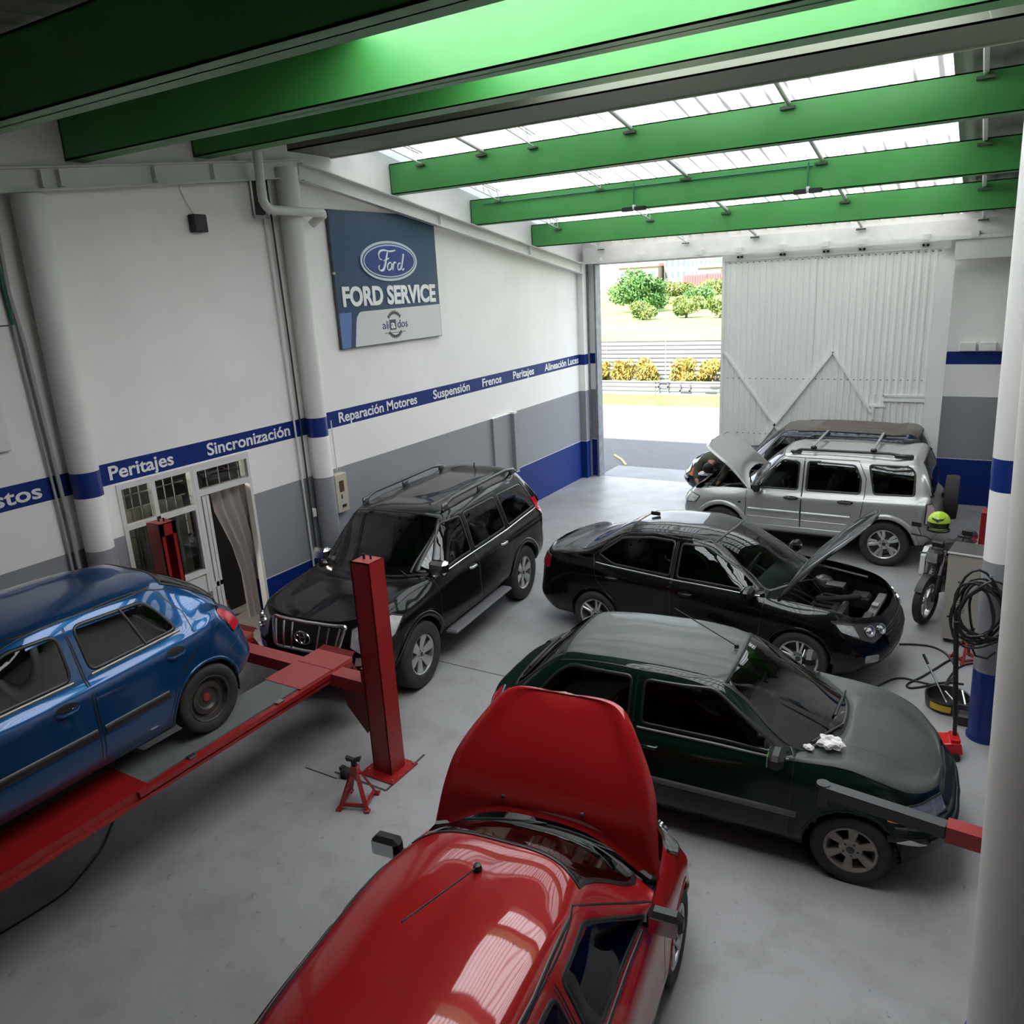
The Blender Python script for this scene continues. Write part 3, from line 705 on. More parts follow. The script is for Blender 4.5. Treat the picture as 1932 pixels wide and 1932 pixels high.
    def strip(c, name, path, fr, m, w=.02, h=.005, closed=False, step=.04, parent=None, shift=0.0, sink=.003):
        """rounded moulding along a 2D path on the body"""
        o, ex, ey, d = [Vector(q) for q in fr]
        P = [Vector((p[0], p[1])) for p in path]; pts = []
        n = len(P); segs = n if closed else n-1
        for i in range(segs):
            a, b = P[i], P[(i+1) % n]; k = max(1, int((b-a).length/step)); pts += [a+(b-a)*q/k for q in range(k)]
        if not closed: pts.append(P[-1])
        N = len(pts); vs = []; 
        area = sum(pts[i].x*pts[(i+1) % N].y-pts[(i+1) % N].x*pts[i].y for i in range(N))
        sg = 1 if area > 0 else -1
        for i, p in enumerate(pts):
            t = (pts[(i+1) % N]-pts[i-1]) if closed else (pts[min(i+1,N-1)]-pts[max(i-1,0)])
            if t.length < 1e-9: t = Vector((1,0))
            t.normalize(); nn = Vector((-t.y, t.x))*sg    # towards the inside of a closed path
            for q, hh in ((-.5,-sink),(-.32,h*.8),(0,h),(.32,h*.8),(.5,-sink)):
                u = p+nn*(w*q+shift); pp, nv = c.hit(o+ex*u.x+ey*u.y, d); vs.append(pp+nv*hh)
        fs = []
        for i in range(N if closed else N-1):
            j = (i+1) % N
            for k in range(4): fs.append((i*5+k, i*5+k+1, j*5+k+1, j*5+k))
        me = bpy.data.meshes.new(name); me.from_pydata([tuple(v) for v in vs], [], fs); me.materials.append(m)
        bm = bmesh.new(); bm.from_mesh(me); bmesh.ops.recalc_face_normals(bm, faces=bm.faces)
        if sum(f.normal.dot(d)*f.calc_area() for f in bm.faces) < 0: bmesh.ops.reverse_faces(bm, faces=bm.faces)
        bm.to_mesh(me); bm.free()
        me.polygons.foreach_set('use_smooth', [True]*len(me.polygons))
        return link(bpy.data.objects.new(name, me), parent or c.root)
    def sidef(c, s): return ((0,0,0),(1,0,0),(0,0,1),(0,s,0))       # s = +1 left, -1 right
    FRONT = ((0,0,0),(0,1,0),(0,0,1),(1,0,0)); REAR = ((0,0,0),(0,1,0),(0,0,1),(-1,0,0)); TOP = ((0,0,0),(1,0,0),(0,1,0),(0,0,1))
    def dirf(c, s, a, front=1):
        """frame looking at a corner: a = angle from straight ahead towards side s; u runs sideways in that view"""
        d = Vector((math.cos(a)*front, math.sin(a)*s, 0)); ex = Vector((-math.sin(a)*s*front, math.cos(a), 0))
        ex = Vector((0,0,1)).cross(d); return ((0,0,0), ex, (0,0,1), d)

def make_wheel(name, Rw, width, rim_r, style, tyre_m, rim_m, hub_m=None):
    """returns a builder: wheel lies with its axle along y, outer face towards +y"""
    t = MB(); h = width/2
    prof = [(rim_r,-h*.8),(rim_r+.01,-h*.92),(Rw*.86,-h),(Rw*.955,-h*.93),(Rw*.992,-h*.74),(Rw,-h*.5),(Rw,h*.5),(Rw*.992,h*.74),(Rw*.955,h*.93),(Rw*.86,h),(rim_r+.01,h*.92),(rim_r,h*.8)]
    t.lathe(prof, axis='Y', n=56)
    # tread grooves as shallow ribs
    for yy in (-.25,.25): t.lathe([(Rw+.001,h*yy-.004),(Rw+.001,h*yy+.004)], axis='Y', n=56)
    tyre = t.build('t', tyre_m, smooth=True, angle=50).data; bpy.data.objects.remove(bpy.data.objects['t']); tyre.name = name+'_tyre'
    r = MB(); r.lathe([(rim_r+.002,h*.86),(rim_r-.006,h*.88),(rim_r-.018,h*.80),(rim_r-.03,h*.3),(rim_r-.035,-h*.7),(rim_r+.002,-h*.86)], axis='Y', n=56)
    kind = style[0]; yo = h*.62
    def spoke(a, w0, w1, r0, r1, y0=None, y1=None, dep=.035, bow=0):
        y0 = yo if y0 is None else y0; y1 = h*.78 if y1 is None else y1
        ct, st = math.cos(a), math.sin(a); vs = []
        for rr, w, y in ((r0,w0,y0),((r0+r1)/2,(w0*.45+w1*.55),(y0+y1)/2+bow),(r1,w1,y1)):
            for sw, dy in ((-1,0),(-.7,.006),(.7,.006),(1,0),(.9,-dep),(-.9,-dep)):
                q = sw*w/2; vs.append((rr*ct-q*st, y+dy, rr*st+q*ct))
        fs = []
        for k in range(2):
            for q in range(6): fs.append((k*6+q, k*6+(q+1) % 6, k*6+6+(q+1) % 6, k*6+6+q))
        fs += [(0,1,2,3,4,5),(17,16,15,14,13,12)]; r.add(vs, fs)
    if kind == 'wide':      # n wide spokes flaring to the rim
        n = style[1]
        for k in range(n): spoke(2*math.pi*k/n+.2, style[2], style[3], .055, rim_r-.012)
    elif kind == 'twin':
        n = style[1]
        for k in range(n):
            for q in (-1,1): spoke(2*math.pi*k/n+q*style[2], .034, .026, .05, rim_r-.012)
    elif kind == 'y':
        n = style[1]
        for k in range(n):
            a = 2*math.pi*k/n+.3; spoke(a, .055, .05, .045, rim_r*.55)
            for q in (-1,1): 
                ct = a+q*.11; spoke(a+q*.17, .045, .05, rim_r*.45, rim_r-.012)
    elif kind == 'steel':
        r.lathe([(rim_r-.03,h*.30),(rim_r*.78,h*.22),(rim_r*.70,h*.45),(rim_r*.5,h*.5),(rim_r*.42,h*.25),(.05,h*.2),(.0,h*.2)], axis='Y', n=48)
        for k in range(8):
            a = 2*math.pi*k/8; 
            r.lathe([(.0,h*.47),(.016,h*.47),(.017,h*.40)], (rim_r*.62*math.cos(a), .0, rim_r*.62*math.sin(a)), axis='Y', n=10)
    if kind != 'steel':
        r.lathe([(.085,yo-.03),(.08,yo+.004),(.055,yo+.012),(.03,yo+.015),(0,yo+.016)], axis='Y', n=28)
    rim = r.build('r', rim_m, smooth=True, angle=35).data; bpy.data.objects.remove(bpy.data.objects['r']); rim.name = name+'_rim'
    b = MB(); b.lathe([(.0,-h*.25),(rim_r*.78,-h*.25),(rim_r*.78,-h*.05),(.05,-h*.05),(.05,h*.1),(0,h*.1)], axis='Y', n=32)
    disc = b.build('d', mat('brake_iron', (.10,.095,.09), .5, metal=.6), smooth=True).data; bpy.data.objects.remove(bpy.data.objects['d']); disc.name = name+'_disc'
    cap = MB()
    if kind == 'steel':
        cap.lathe([(.035,h*.2),(.034,h*.34),(.02,h*.38),(0,h*.38)], axis='Y', n=16)
    else:
        cap.lathe([(.03,yo+.012),(.028,yo+.02),(0,yo+.022)], axis='Y', n=20)
        for k in range(5):
            a = 2*math.pi*k/5+.4; cap.lathe([(.009,yo-.0),(.009,yo+.014),(0,yo+.015)], (.052*math.cos(a),0,.052*math.sin(a)), axis='Y', n=8)
    capm = cap.build('k', hub_m or mat('hub_dark', (.05,.05,.05), .4, metal=.5), smooth=True).data; bpy.data.objects.remove(bpy.data.objects['k']); capm.name = name+'_cap'
    def put(parent, x, y, z, side, steer=0, spin=0.0):
        w_ = bpy.data.objects.new('wheel', tyre); link(w_, parent); w_.location = (x, y, z)
        w_.rotation_euler = (0, spin, (0 if side > 0 else math.pi)+steer)
        for nm, me in (('rim', rim), ('brake_disc', disc), ('hub_cap', capm)): link(bpy.data.objects.new(nm, me), w_)
        return w_
    return put

def finish_car(c, paint, o):
    """cuts the openings, builds panels, glass, wheels, interior. o = options"""
    s = c.s; U, Vv, fc = c.fu, c.fv, c.fc; P2 = fc[:, [0,2]]; yabs = np.abs(fc[:,1]); W = s['W']/2
    dark = mat('dark_interior'); seal = mat('black_trim', (.010,.010,.010), .35)
    gside = o.get('gside') or glass_mat('glass_tint', (.018,.02,.019)); gw = o.get('gwind') or glass_mat('glass_wind', (.42,.50,.46)); gr = o.get('grear') or gside
    ucowl = 5; uwt = 6; ure = 10; ugb = 11
    used = np.zeros(len(U), bool)
    def take(k):
        k = k & ~used; used[k] = True; return k
    # openings
    wheels = s['wheels']; Ra = s['Ra']
    arch = np.zeros(len(U), bool)
    for xw, zw in wheels: arch |= (np.hypot(fc[:,0]-xw, fc[:,2]-zw) < Ra) & (yabs > .55*W) & (fc[:,2] < zw+Ra)
    take(arch)
    vth = min(p for p in c.pv if p >= 6.18)
    zwd = Vv > vth
    wmask = take((U > ucowl) & (U < uwt) & zwd); c.sub('windshield', wmask, gw)
    rmask = take((U > ure) & (U < ugb) & zwd); c.sub('rear_window', rmask, gr)
    holes = [rounded(w_, s.get('wr', .05), 4) for w_ in s['side_windows']]
    for hp in holes:
        take(c.inpoly(hp, P2) & (c.dist(hp, P2) > .014) & (Vv > 3.5) & (Vv < 7) & (yabs > .3))
    hood = take((U < ucowl) & (Vv > 5)) if o.get('hood_part', True) else None
    low = Vv < 1.0
    c.sub('underbody', take(low), dark)
    # doors, by side
    for dn, dp in s['doors']:
        k = c.inpoly(dp, P2) & (Vv > 1) & (Vv < 5.9) & ~used
        for sd in (1,-1):
            kk = k & (np.sign(fc[:,1]) == sd); used[kk] = True; c.sub(dn, kk, paint)
    fbk = take((fc[:,0] > s['wheels'][0][0]+.2) & (fc[:,2] < s.get('zfb', s['zb']+.36)) & (Vv < 4.6)); 
    c.sub('front_bumper', fbk, o.get('bump_m', paint))
    rbk = take((fc[:,0] < s['wheels'][1][0]-.2) & (fc[:,2] < s.get('zrb', s['zb']+.38)) & (Vv < 4.6))
    c.sub('rear_bumper', rbk, o.get('bump_m', paint))
    if o.get('gate', True):
        k = take((U > ugb+.0) & (yabs < .74*W) & (Vv > 3.2)); c.sub('tailgate', k, paint)
    if o.get('roof_m'):
        c.sub('roof', take((U > uwt) & (U < ure) & (Vv > s.get('roof_row', 6.5))), o['roof_m'])
    c.body = c.sub('body', ~used, paint)
    # interior shell, one face inward
    lin = (~wmask) & (~rmask) & (U > 4.0) & (U < 12.5) & (Vv > .0)
    for hp in holes: lin &= ~(c.inpoly(hp, P2) & (Vv > 3.5) & (Vv < 7))
    for xw, zw in wheels: lin &= ~((np.hypot(fc[:,0]-xw, fc[:,2]-zw) < Ra) & (yabs > .55*W))
    if hood is not None: lin &= ~hood
    c.sub('interior_lining', lin, dark, offset=-.035)
    # hood
    if hood is not None:
        if o.get('hood_open'):
            ang = o['hood_open']; sw = s.get('cowl_sweep', .28); hx = s['xcowl']-sw*.75+.03; hz = s['belt'][0]+.03
            T = Matrix.Translation((hx,0,hz)) @ Matrix.Rotation(-ang, 4, 'Y') @ Matrix.Translation((-hx,0,-hz))
            T = Matrix.Translation(o.get('hood_shift', (.02,0,.03))) @ T
            hd = c.sub('hood', hood, o.get('hood_m', paint), T=T); 
            mi = hood & (U < 4.75) & (Vv > 5.5) & (U > 2.1)
            c.sub('hood_liner', mi, o.get('liner_m', mat('hood_under', (.03,.03,.032), .6)), parent=hd, offset=-.035, T=T, flip=True)
            c.sub('hood_inner', hood, o.get('hood_in', paint), parent=hd, offset=-.008, T=T, flip=True)
            c.hoodT = T; c.hood = hd
            engine_bay(c, o)
        else:
            c.hood = c.sub('hood', hood, o.get('hood_m', paint))
            # shut line down each side
            L = [c.G[k, int(np.argmin(np.abs(c.pv-5)+(c.side < 0)*99))] for k in range(c.NU) if c.pu[k] < 5.02 and c.pu[k] > 2.2]
            for sd in (1,-1):
                MB().tube([(p[0], p[1]*sd, p[2]+.000) for p in L], .0045, 6).build('hood_seam', seal, c.root)
    # windshield and rear window borders
    def border(u0, u1, nm, wd=.03):
        iv = [k for k in range(c.NV) if c.pv[k] >= vth-1e-6]; iu = [k for k in range(c.NU) if u0 <= c.pu[k] <= u1]
        loop = [(iu[0], k) for k in iv]+[(k, iv[-1]) for k in iu[1:]]+[(iu[-1], k) for k in iv[::-1][1:]]+[(k, iv[0]) for k in iu[::-1][1:-1]]
        pts = [Vector(c.G[a, b]) for a, b in loop]; nr_ = [Vector(c.N[a*c.NV+b]) for a, b in loop]; n = len(pts)
        cen = sum(pts, Vector())/n; vs = []
        for i in range(n):
            t = (pts[(i+1) % n]-pts[i-1]).normalized(); inn = nr_[i].cross(t); 
            if inn.dot(cen-pts[i]) < 0: inn = -inn
            for q, hh in ((-.2,-.004),(-.1,.005),(.3,.006),(.9,.003),(1.0,.0)): vs.append(pts[i]+inn*(wd*q)+nr_[i]*hh)
        fs = [(i*5+k, i*5+k+1, ((i+1) % n)*5+k+1, ((i+1) % n)*5+k) for i in range(n) for k in range(4)]
        MB().add(vs, fs).build(nm, seal, c.root, smooth=True)
    border(ucowl, uwt, 'windshield_seal'); border(ure, ugb, 'rear_window_seal')
    # side glass
    for i, hp in enumerate(holes):
        for sd in (1,-1):
            g = c.patch('side_window', hp, c.sidef(sd), gside, off=.0015, grid=.06)
            c.strip('window_seal', hp, c.sidef(sd), o.get('seal_m', seal), w=.030, h=.005, closed=True, parent=g, shift=.006)
    # door shut lines
    for dn, dp in s['doors']:
        for sd in (1,-1): c.strip('door_seam', dp, c.sidef(sd), seal, w=.013, h=.0015, closed=True, step=.05, sink=.002)
    # wheel arches and wells
    lw, lh = o.get('lip', (.03,.006)); lm = o.get('lip_m', paint)
    for xw, zw in wheels:
        for sd in (1,-1):
            a0 = s.get('arch_a', -12); zc_ = max(s['zb']+.01, 0)
            pts = [(xw+(Ra+lw*.32)*math.cos(R(t)), zw+(Ra+lw*.32)*math.sin(R(t))) for t in np.linspace(180-a0, a0, 33)]
            pts = [p for p in pts if p[1] > zc_]
            c.strip('wheel_arch', pts, c.sidef(sd), lm, w=lw, h=lh, sink=.012, step=.06)
            m_ = MB(); yo = W*.93; n = 24; vs = []
            for k in range(n+1):
                a = R(-14)+R(208)*k/n
                for y in (yo-.01, yo-.34): vs.append((xw+Ra*.995*math.cos(a), y*sd, zw+Ra*.995*math.sin(a)))
            m_.add(vs, [(2*k, 2*k+1, 2*k+3, 2*k+2) for k in range(n)])
            cc = len(m_.v); m_.add([(xw+Ra*math.cos(R(-14)+R(208)*k/n), (yo-.34)*sd, zw+Ra*math.sin(R(-14)+R(208)*k/n)) for k in range(n+1)], [tuple(range(n+1))])
            m_.build('wheel_well', dark, c.root)
    for i, (xw, zw) in enumerate(wheels):
        for sd in (1,-1): o['wheel'](c.root, xw, sd*s['track']/2, s['Rw'], sd, (o.get('steer', 0) if i == 0 else 0), spin=(i*1.1+sd*.4))
    # cabin
    interior(c, o)
    return c

def interior(c, o):
    s = c.s; m = o.get('seat_m', mat('seat_cloth', (.035,.035,.036), .85)); dk = mat('dash_plastic', (.03,.031,.033), .6)
    W = s['W']/2; zf = s['zb']+.12; xc = s['xcowl']-s.get('cowl_sweep', .28); zb = s['belt'][0]
    b = MB(); y = s.get('ybelt',.93)*W-.09
    b.box((xc-.06,0,zb-.16),(.42,2*y,.24),bev=.07); b.box((xc-.30,0,zb-.36),(.25,.24,.4),bev=.04)
    b.build('dashboard', dk, c.root, smooth=True)
    lhd = o.get('drv', 1); t = MB()
    cx = Vector((xc-.44, lhd*.36, zb-.07)); tilt = R(62); pts = []
    for k in range(28):
        a = 2*math.pi*k/28; pts.append(cx+Vector((math.cos(a)*.18*math.cos(tilt)*1, math.sin(a)*.18, math.cos(a)*.18*math.sin(tilt))))
    t.tube(pts, .014, 8, closed=True); t.bar(cx+Vector((0,-.17,0)), cx+Vector((0,.17,0)), .03, .02); t.bar(cx, cx+Vector((.22,0,-.10)), .05)
    t.box(cx, (.05,.13,.09), bev=.02); t.build('steering_wheel', dk, c.root, smooth=True)
    for row, xs in enumerate((xc-.92, xc-1.62)):
        for yy in (-.34,.34):
            q = MB(); Mx = Matrix.Rotation(R(-16), 3, 'Y').to_4x4(); top = s['zroof']-.22-row*.10; bh = top-.16-zf-.10
            q.box((xs+.12,yy,zf+.14),(.46,.44,.18),bev=.05); q.box((xs-.17,yy,zf+.20+bh*.42),(.13,.44,bh*.8),M=Mx,bev=.05)
            q.build('seat', m, c.root, smooth=True)
            if row == 0: MB().box((xs-.27,yy,top-.14),(.08,.24,.15),M=Mx,bev=.035).build('headrest', m, c.root, smooth=True)

def mirror_pair(c, x, z, y, col, m2=None, size=(.10,.20,.14), sides=(1,-1)):
    seal = m2 or mat('black_trim'); gl = mat('mirror_glass', (.6,.62,.65), .03, metal=1)
    for sd in sides:
        p, n = c.hit((x, 0, z), (0, sd, 0)); b = MB()
        yy = abs(p.y)+size[1]*.62
        b.box((x-.01, sd*yy, z+.05), size, bev=min(size)*.3)
        o = b.build('mirror', col, c.root, smooth=True, angle=32)
        MB().bar((x,sd*(abs(p.y)-.03),z-.01),(x-.005,sd*(yy-.02),z+.02),.05,.035).build('mirror_arm', seal, o)
        MB().box((x-.01-size[0]*.5, sd*yy, z+.05),(.008,size[1]*.8,size[2]*.72)).build('mirror_glass', gl, o)

def handles(c, pts, m, w=.15, h=.03, sides=(1,-1), cup=True):
    for sd in sides:
        for x, z in pts:
            b = MB(); p, n = c.hit((x,0,z),(0,sd,0)); q = abs(p.y)
            b.tube([(x-w/2,sd*(q-.004),z),(x-w/2+.015,sd*(q+.022),z),(x+w/2-.015,sd*(q+.026),z+.002),(x+w/2,sd*(q-.004),z)], h*.5, 8)
            o = b.build('door_handle', m, c.root, smooth=True)
            if cup: c.patch('handle_recess', [(x+a*.62*w*math.cos(t)/1.0*(1/a if False else 1), z+.03*math.sin(t)) for a in (1,) for t in np.linspace(0, 2*math.pi, 15)[:-1]], c.sidef(sd), mat('black_trim'), off=.002, grid=.05, parent=o)

def engine_bay(c, o):
    s = c.s; W = s['W']/2; x0 = s['xcowl']-s.get('cowl_sweep', .28)*.55+.02; x1 = s['xf']-.24; zb = s['zb']+.12; zt = s['belt'][0]; zf = s['zhf']
    g = mat('engine_dark', (.018,.018,.019), .55); gm = mat('engine_metal', (.28,.27,.26), .45, metal=.7, noise=(12,.6,(.12,.11,.1))); gp = mat('engine_plastic', (.05,.05,.052), .45)
    L = x1-x0; yw = .78*W; X = lambda t: x0+L*t
    def zl(t): return zt-.10+(zf-zt-.02)*t     # height just under the closed bonnet
    b = MB()
    b.bx((x0,-yw,zb),(x1,yw,zb+.02)); b.bx((x0-.02,-yw,zb),(x0,yw,zt-.04))
    b.build('engine_bay', g, c.root)
    for sd in (1,-1):
        b = MB(); b.add([(x0,sd*yw,zb),(x1,sd*yw*.86,zb),(x1,sd*yw*.86,zf-.05),(x0,sd*yw,zt-.04)], [(0,1,2,3)]); b.build('inner_wing', g, c.root)
        b = MB(); b.bar((x0,sd*yw,zt-.05),(X(.75),sd*yw*.9,zf+.05),.05,.02); b.build('wing_rail', o.get('rail_m', gp), c.root)
        m = MB(); m.lathe([(.11,-.12),(.11,0),(.09,.03),(.05,.04),(.03,.06),(0,.06)], (X(.22),sd*(yw-.13),zl(.22)-.05), n=18); m.build('strut_tower', gm, c.root, smooth=True)
    h = zl(.45)-zb
    MB().box((X(.42),-.02,zb+h*.45),(L*.42,.60,h*.62),bev=.03).build('engine_block', gm, c.root)
    m = MB(); m.box((X(.42),-.02,zl(.42)-.09),(L*.30,.48,.06),bev=.02); m.build('engine_cover', gp, c.root)
    for k in range(4): MB().box((X(.42),-.21+k*.125,zl(.42)-.05),(L*.2,.045,.03),bev=.01).build('coil_pack', g, c.root)
    m = MB(); m.box((X(.40),.46,zl(.4)-.13),(.22,.18,.20),bev=.012); m.build('battery', mat('battery', (.03,.03,.035), .4), c.root)
    MB().box((X(.40),.46,zl(.4)-.02),(.20,.17,.015)).build('battery_cover', mat('label_grey', (.3,.3,.3), .4), c.root)
    m = MB(); m.box((X(.72),.42,zl(.72)-.10),(.22,.24,.16),bev=.03); m.build('air_filter_box', gp, c.root)
    m = MB(); m.tube([(X(.72),.34,zl(.7)-.04),(X(.66),.2,zl(.6)-.02),(X(.52),.02,zl(.5)-.01),(X(.30),-.08,zl(.3)-.06)], .036, 10); m.build('air_hose', gp, c.root, smooth=True)
    m = MB(); m.tube([(X(.9),-.30,zl(.9)-.14),(X(.75),-.30,zl(.7)-.05),(X(.55),-.26,zl(.5)-.08)], .022, 8); m.build('coolant_hose', gp, c.root, smooth=True)
    m = MB(); m.box((X(.30),-.50,zl(.3)-.10),(.16,.15,.18),bev=.03); m.lathe([(.03,0),(.03,.03),(0,.03)], (X(.30),-.50,zl(.3)-.01), n=12); m.build('coolant_tank', mat('tank_white', (.5,.5,.45), .4), c.root)
    m = MB(); m.box((X(.97),0,zf-.10),(.10,yw*1.5,.05),bev=.01); m.build('radiator_support', o.get('support_m', gm), c.root)
    MB().box((X(.93),0,zf-.24),(.05,.9,.24)).build('radiator', g, c.root)
    MB().box((X(.97),.06,zf-.06),(.07,.10,.03)).build('bonnet_latch', steel, c.root)
    MB().box((X(.96),-.30,zf-.06),(.09,.22,.03),bev=.01).build('fuse_box', gp, c.root)
    rnd = random.Random(5)
    for k in range(7):
        y = -.42+k*.14; m = MB(); m.tube([(X(.04),y,zt-.10),(X(.12),y+rnd.uniform(-.08,.08),zl(.1)-.02),(X(.3),y+rnd.uniform(-.1,.1),zl(.3)-.08)], .008, 6); m.build('wiring', g, c.root, smooth=True)
# ------------------------------------------------------------------ the cars
def paint(name, c, coat=1.0, rough=.35, metal=0.0, noise=None):
    return mat(name, c, rough, metal=metal, coat=coat, noise=noise)
def dusty(name, c, dust=(.20,.20,.19), amt=.35, rough=.32):
    """paint with a film of dust on upward faces"""
    m = mat(name, c, rough, metal=.2, coat=.8)
    return m
tyre_m = rubber
alloy = mat('alloy', (.55,.55,.54), .28, metal=.85); alloy_dull = mat('alloy_dull', (.33,.30,.27), .45, metal=.6, noise=(15,.5,(.15,.13,.11))); steel_rim = mat('steel_rim', (.045,.044,.043), .45, metal=.4, noise=(20,.6,(.12,.10,.08)))

# ---- black off-roader facing the viewer, on the left
S = dict(W=1.885, zb=.42, xf=2.34, xr=-2.28, zhf=1.02, zhm=1.13, belt=(1.14,1.18), xcowl=1.18, zcowl=1.18, cowl_sweep=.34, xwt=.42, zroof=1.80, zcant=1.70, ycant=.70, ybelt=.93,
    xre=-1.95, zre=1.76, xgb=-2.16, zgb=1.22, zrd=1.79, ztail=1.12, nose=.30, tail=.16, fbump=.07, rbump=.06, taper=.97, ycant_r=.66, gb_sweep=.06, rear_sweep=.04,
    wheels=[(1.44,.40),(-1.35,.40)], Ra=.455, Rw=.395, track=1.60,
    side_windows=[[(.98,1.19),(.06,1.19),(.06,1.65),(.44,1.66)],[(-.02,1.19),(-.93,1.20),(-.86,1.65),(-.02,1.66)],[(-1.02,1.20),(-1.95,1.24),(-1.72,1.62),(-.95,1.65)]],
    doors=[('front_door',[(1.00,.50),(.02,.50),(.02,1.69),(.40,1.69),(1.00,1.20)]),('rear_door',[(.0,.50),(-.82,.50),(-.98,.75),(-.99,1.19),(-.92,1.69),(.0,1.69)])])
blk = paint('paint_black', (.002,.002,.0024), .62, .4, 0)
def car_offroader():
    s = S; c = Car(s, 'car', 'black off-roader with roof rails and chrome grille facing the red lift', (1.60,7.84), R(-90+4.9))
    wput = make_wheel('offroad', .395, .27, .235, ('wide',6,.07,.13), tyre_m, alloy)
    finish_car(c, blk, dict(wheel=wput, gside=glass_mat('glass_tint'), gwind=glass_mat('glass_wind_dark', (.30,.32,.30)), lip=(.07,.014)))
    # grille
    g = [(-.42,.72),(.42,.72),(.50,1.01),(-.50,1.01)]
    gr = c.patch('grille', rounded(g,.05), c.FRONT, mat('grille_black', (.008,.008,.008), .4), off=.012, thick=.02)
    c.strip('grille_frame', rounded(g,.05), c.FRONT, chrome, w=.04, h=.028, closed=True, parent=gr)
    for k in range(8):
        y = -.39+k*.78/7
        if abs(y) < .07: continue
        c.strip('grille_bar', [(y,.72),(y*1.12,.99)], c.FRONT, chrome, w=.03, h=.03, parent=gr)
    e = MB(); p, n = c.hit((0,0,.87),(1,0,0))
    def el(a, b_, cy=0, cz=0): return [(p.x+.045, cy+a*math.cos(t), .87+cz+b_*math.sin(t)) for t in np.linspace(0, 2*math.pi, 25)[:-1]]
    e.tube(el(.105,.072), .008, 6, closed=True); e.tube(el(.035,.068), .007, 6, closed=True); e.tube(el(.07,.028,0,.034), .007, 6, closed=True)
    e.build('emblem', chrome, gr, smooth=True)
    for sd in (1,-1):
        fr = c.dirf(sd, R(28)); 
        def Q(y, z, x=2.15): 
            v = Vector((x, y*sd, 0)); return (v.dot(Vector(fr[1])), z)
        hp = [Q(.53,.98), Q(.50,.80), Q(.62,.73), Q(.80,.76), Q(.92,.86,1.95), Q(.93,1.00,1.80), Q(.86,1.05,1.9), Q(.66,1.03)]
        h = c.patch('headlight', hp, fr, mat('lamp_glass', (.62,.63,.63), .14, metal=.5, noise=(18,.7,(.22,.22,.22))), off=.010, thick=.02)
        c.strip('headlight_frame', hp, fr, mat('black_trim'), w=.018, h=.014, closed=True, parent=h)
        for (yy, zz, rr) in ((.66,.89,.075),(.80,.92,.055)):
            P_, n_ = c.hit(Vector((2.1,yy*sd,zz)), fr[3]); q = MB(); M_ = n_.to_track_quat('Z','Y').to_matrix().to_4x4()
            q.lathe([(rr,.012),(rr*.95,.03),(rr*.8,.03),(rr*.72,.012),(rr*.3,.035),(0,.045)], n=24); q.v = [tuple(P_+(M_.to_3x3() @ Vector(v))) for v in q.v]; q.build('lamp_lens', chrome, h, smooth=True)
        fp = [(sd*.60,.60),(sd*.78,.60),(sd*.80,.68),(sd*.62,.69)]
        c.patch('fog_lamp', fp, c.FRONT, mat('lamp_glass'), off=.006, thick=.01)
        # tail light
        fr = c.dirf(sd, R(40), -1)
        def Q2(y, z, x=-2.2): v = Vector((x, y*sd, 0)); return (v.dot(Vector(fr[1])), z)
        tp = [Q2(.70,1.10), Q2(.92,1.08,-2.0), Q2(.90,1.36,-2.02), Q2(.72,1.36)]
        c.patch('tail_light', tp, fr, mat('lamp_red', (.55,.01,.03), .15, coat=1), off=.012, thick=.02)
        tp = [Q2(.72,.96), Q2(.93,.94,-2.0), Q2(.925,1.07,-2.0), Q2(.72,1.09)]
        c.patch('reversing_light', tp, fr, mat('lamp_white', (.7,.7,.7), .15, coat=1), off=.012, thick=.02)
        # roof rail
        q = MB(); y = sd*.60; q.tube([(.25,y,1.75),(.18,y,1.81),(.0,y,1.855),(-1.5,y,1.855),(-1.75,y,1.82),(-1.85,y,1.77)], .022, 10)
        for x in (.2,-.75,-1.75): q.box((x,y,1.79),(.12,.05,.10),bev=.02)
        q.build('roof_rail', mat('rail_grey', (.10,.10,.105), .35, metal=.5), c.root, smooth=True)
        # side step and chrome belt line
        q = MB(); q.box((.04,sd*.93,.40),(1.55,.17,.05),bev=.02); q.build('side_step', mat('step_grey', (.12,.12,.125), .6), c.root)
        c.strip('belt_moulding', [(.97,1.155),(-.95,1.165),(-1.98,1.21)], c.sidef(sd), chrome, w=.022, h=.010)
        c.strip('window_chrome', [(-1.98,1.215),(-1.99,1.26),(-1.76,1.64)], c.sidef(sd), chrome, w=.016, h=.008)
    mirror_pair(c, .88, 1.20, .93, chrome, size=(.13,.24,.17))
    handles(c, [(.18,1.03),(-.72,1.05)], chrome)
    q = MB(); q.tube([(-1.70,0,1.77),(-1.72,0,1.90)], .008, 6); q.box((-1.70,0,1.785),(.10,.05,.03),bev=.012); q.build('antenna', black_pl, c.root)
    for k in range(2): MB().tube([(1.08-.02*k,.55-1.0*k,1.185),(.88,.0-.55*k+.1,1.30)], .009, 6).build('wiper', black_pl, c.root)
    for y in (-.36,.36):    # pressed ribs on the roof
        c.strip('roof_rib', [(.15,y),(-1.6,y)], c.TOP, blk, w=.05, h=.008)
    c.strip('scuff_bumper', [(-.75,.545),(.75,.545)], c.FRONT, mat('black_trim'), w=.10, h=.012)
    MB().box((2.30,0,.60),(.05,.34,.13)).build('number_plate_holder', black_pl, c.root)
car_offroader()
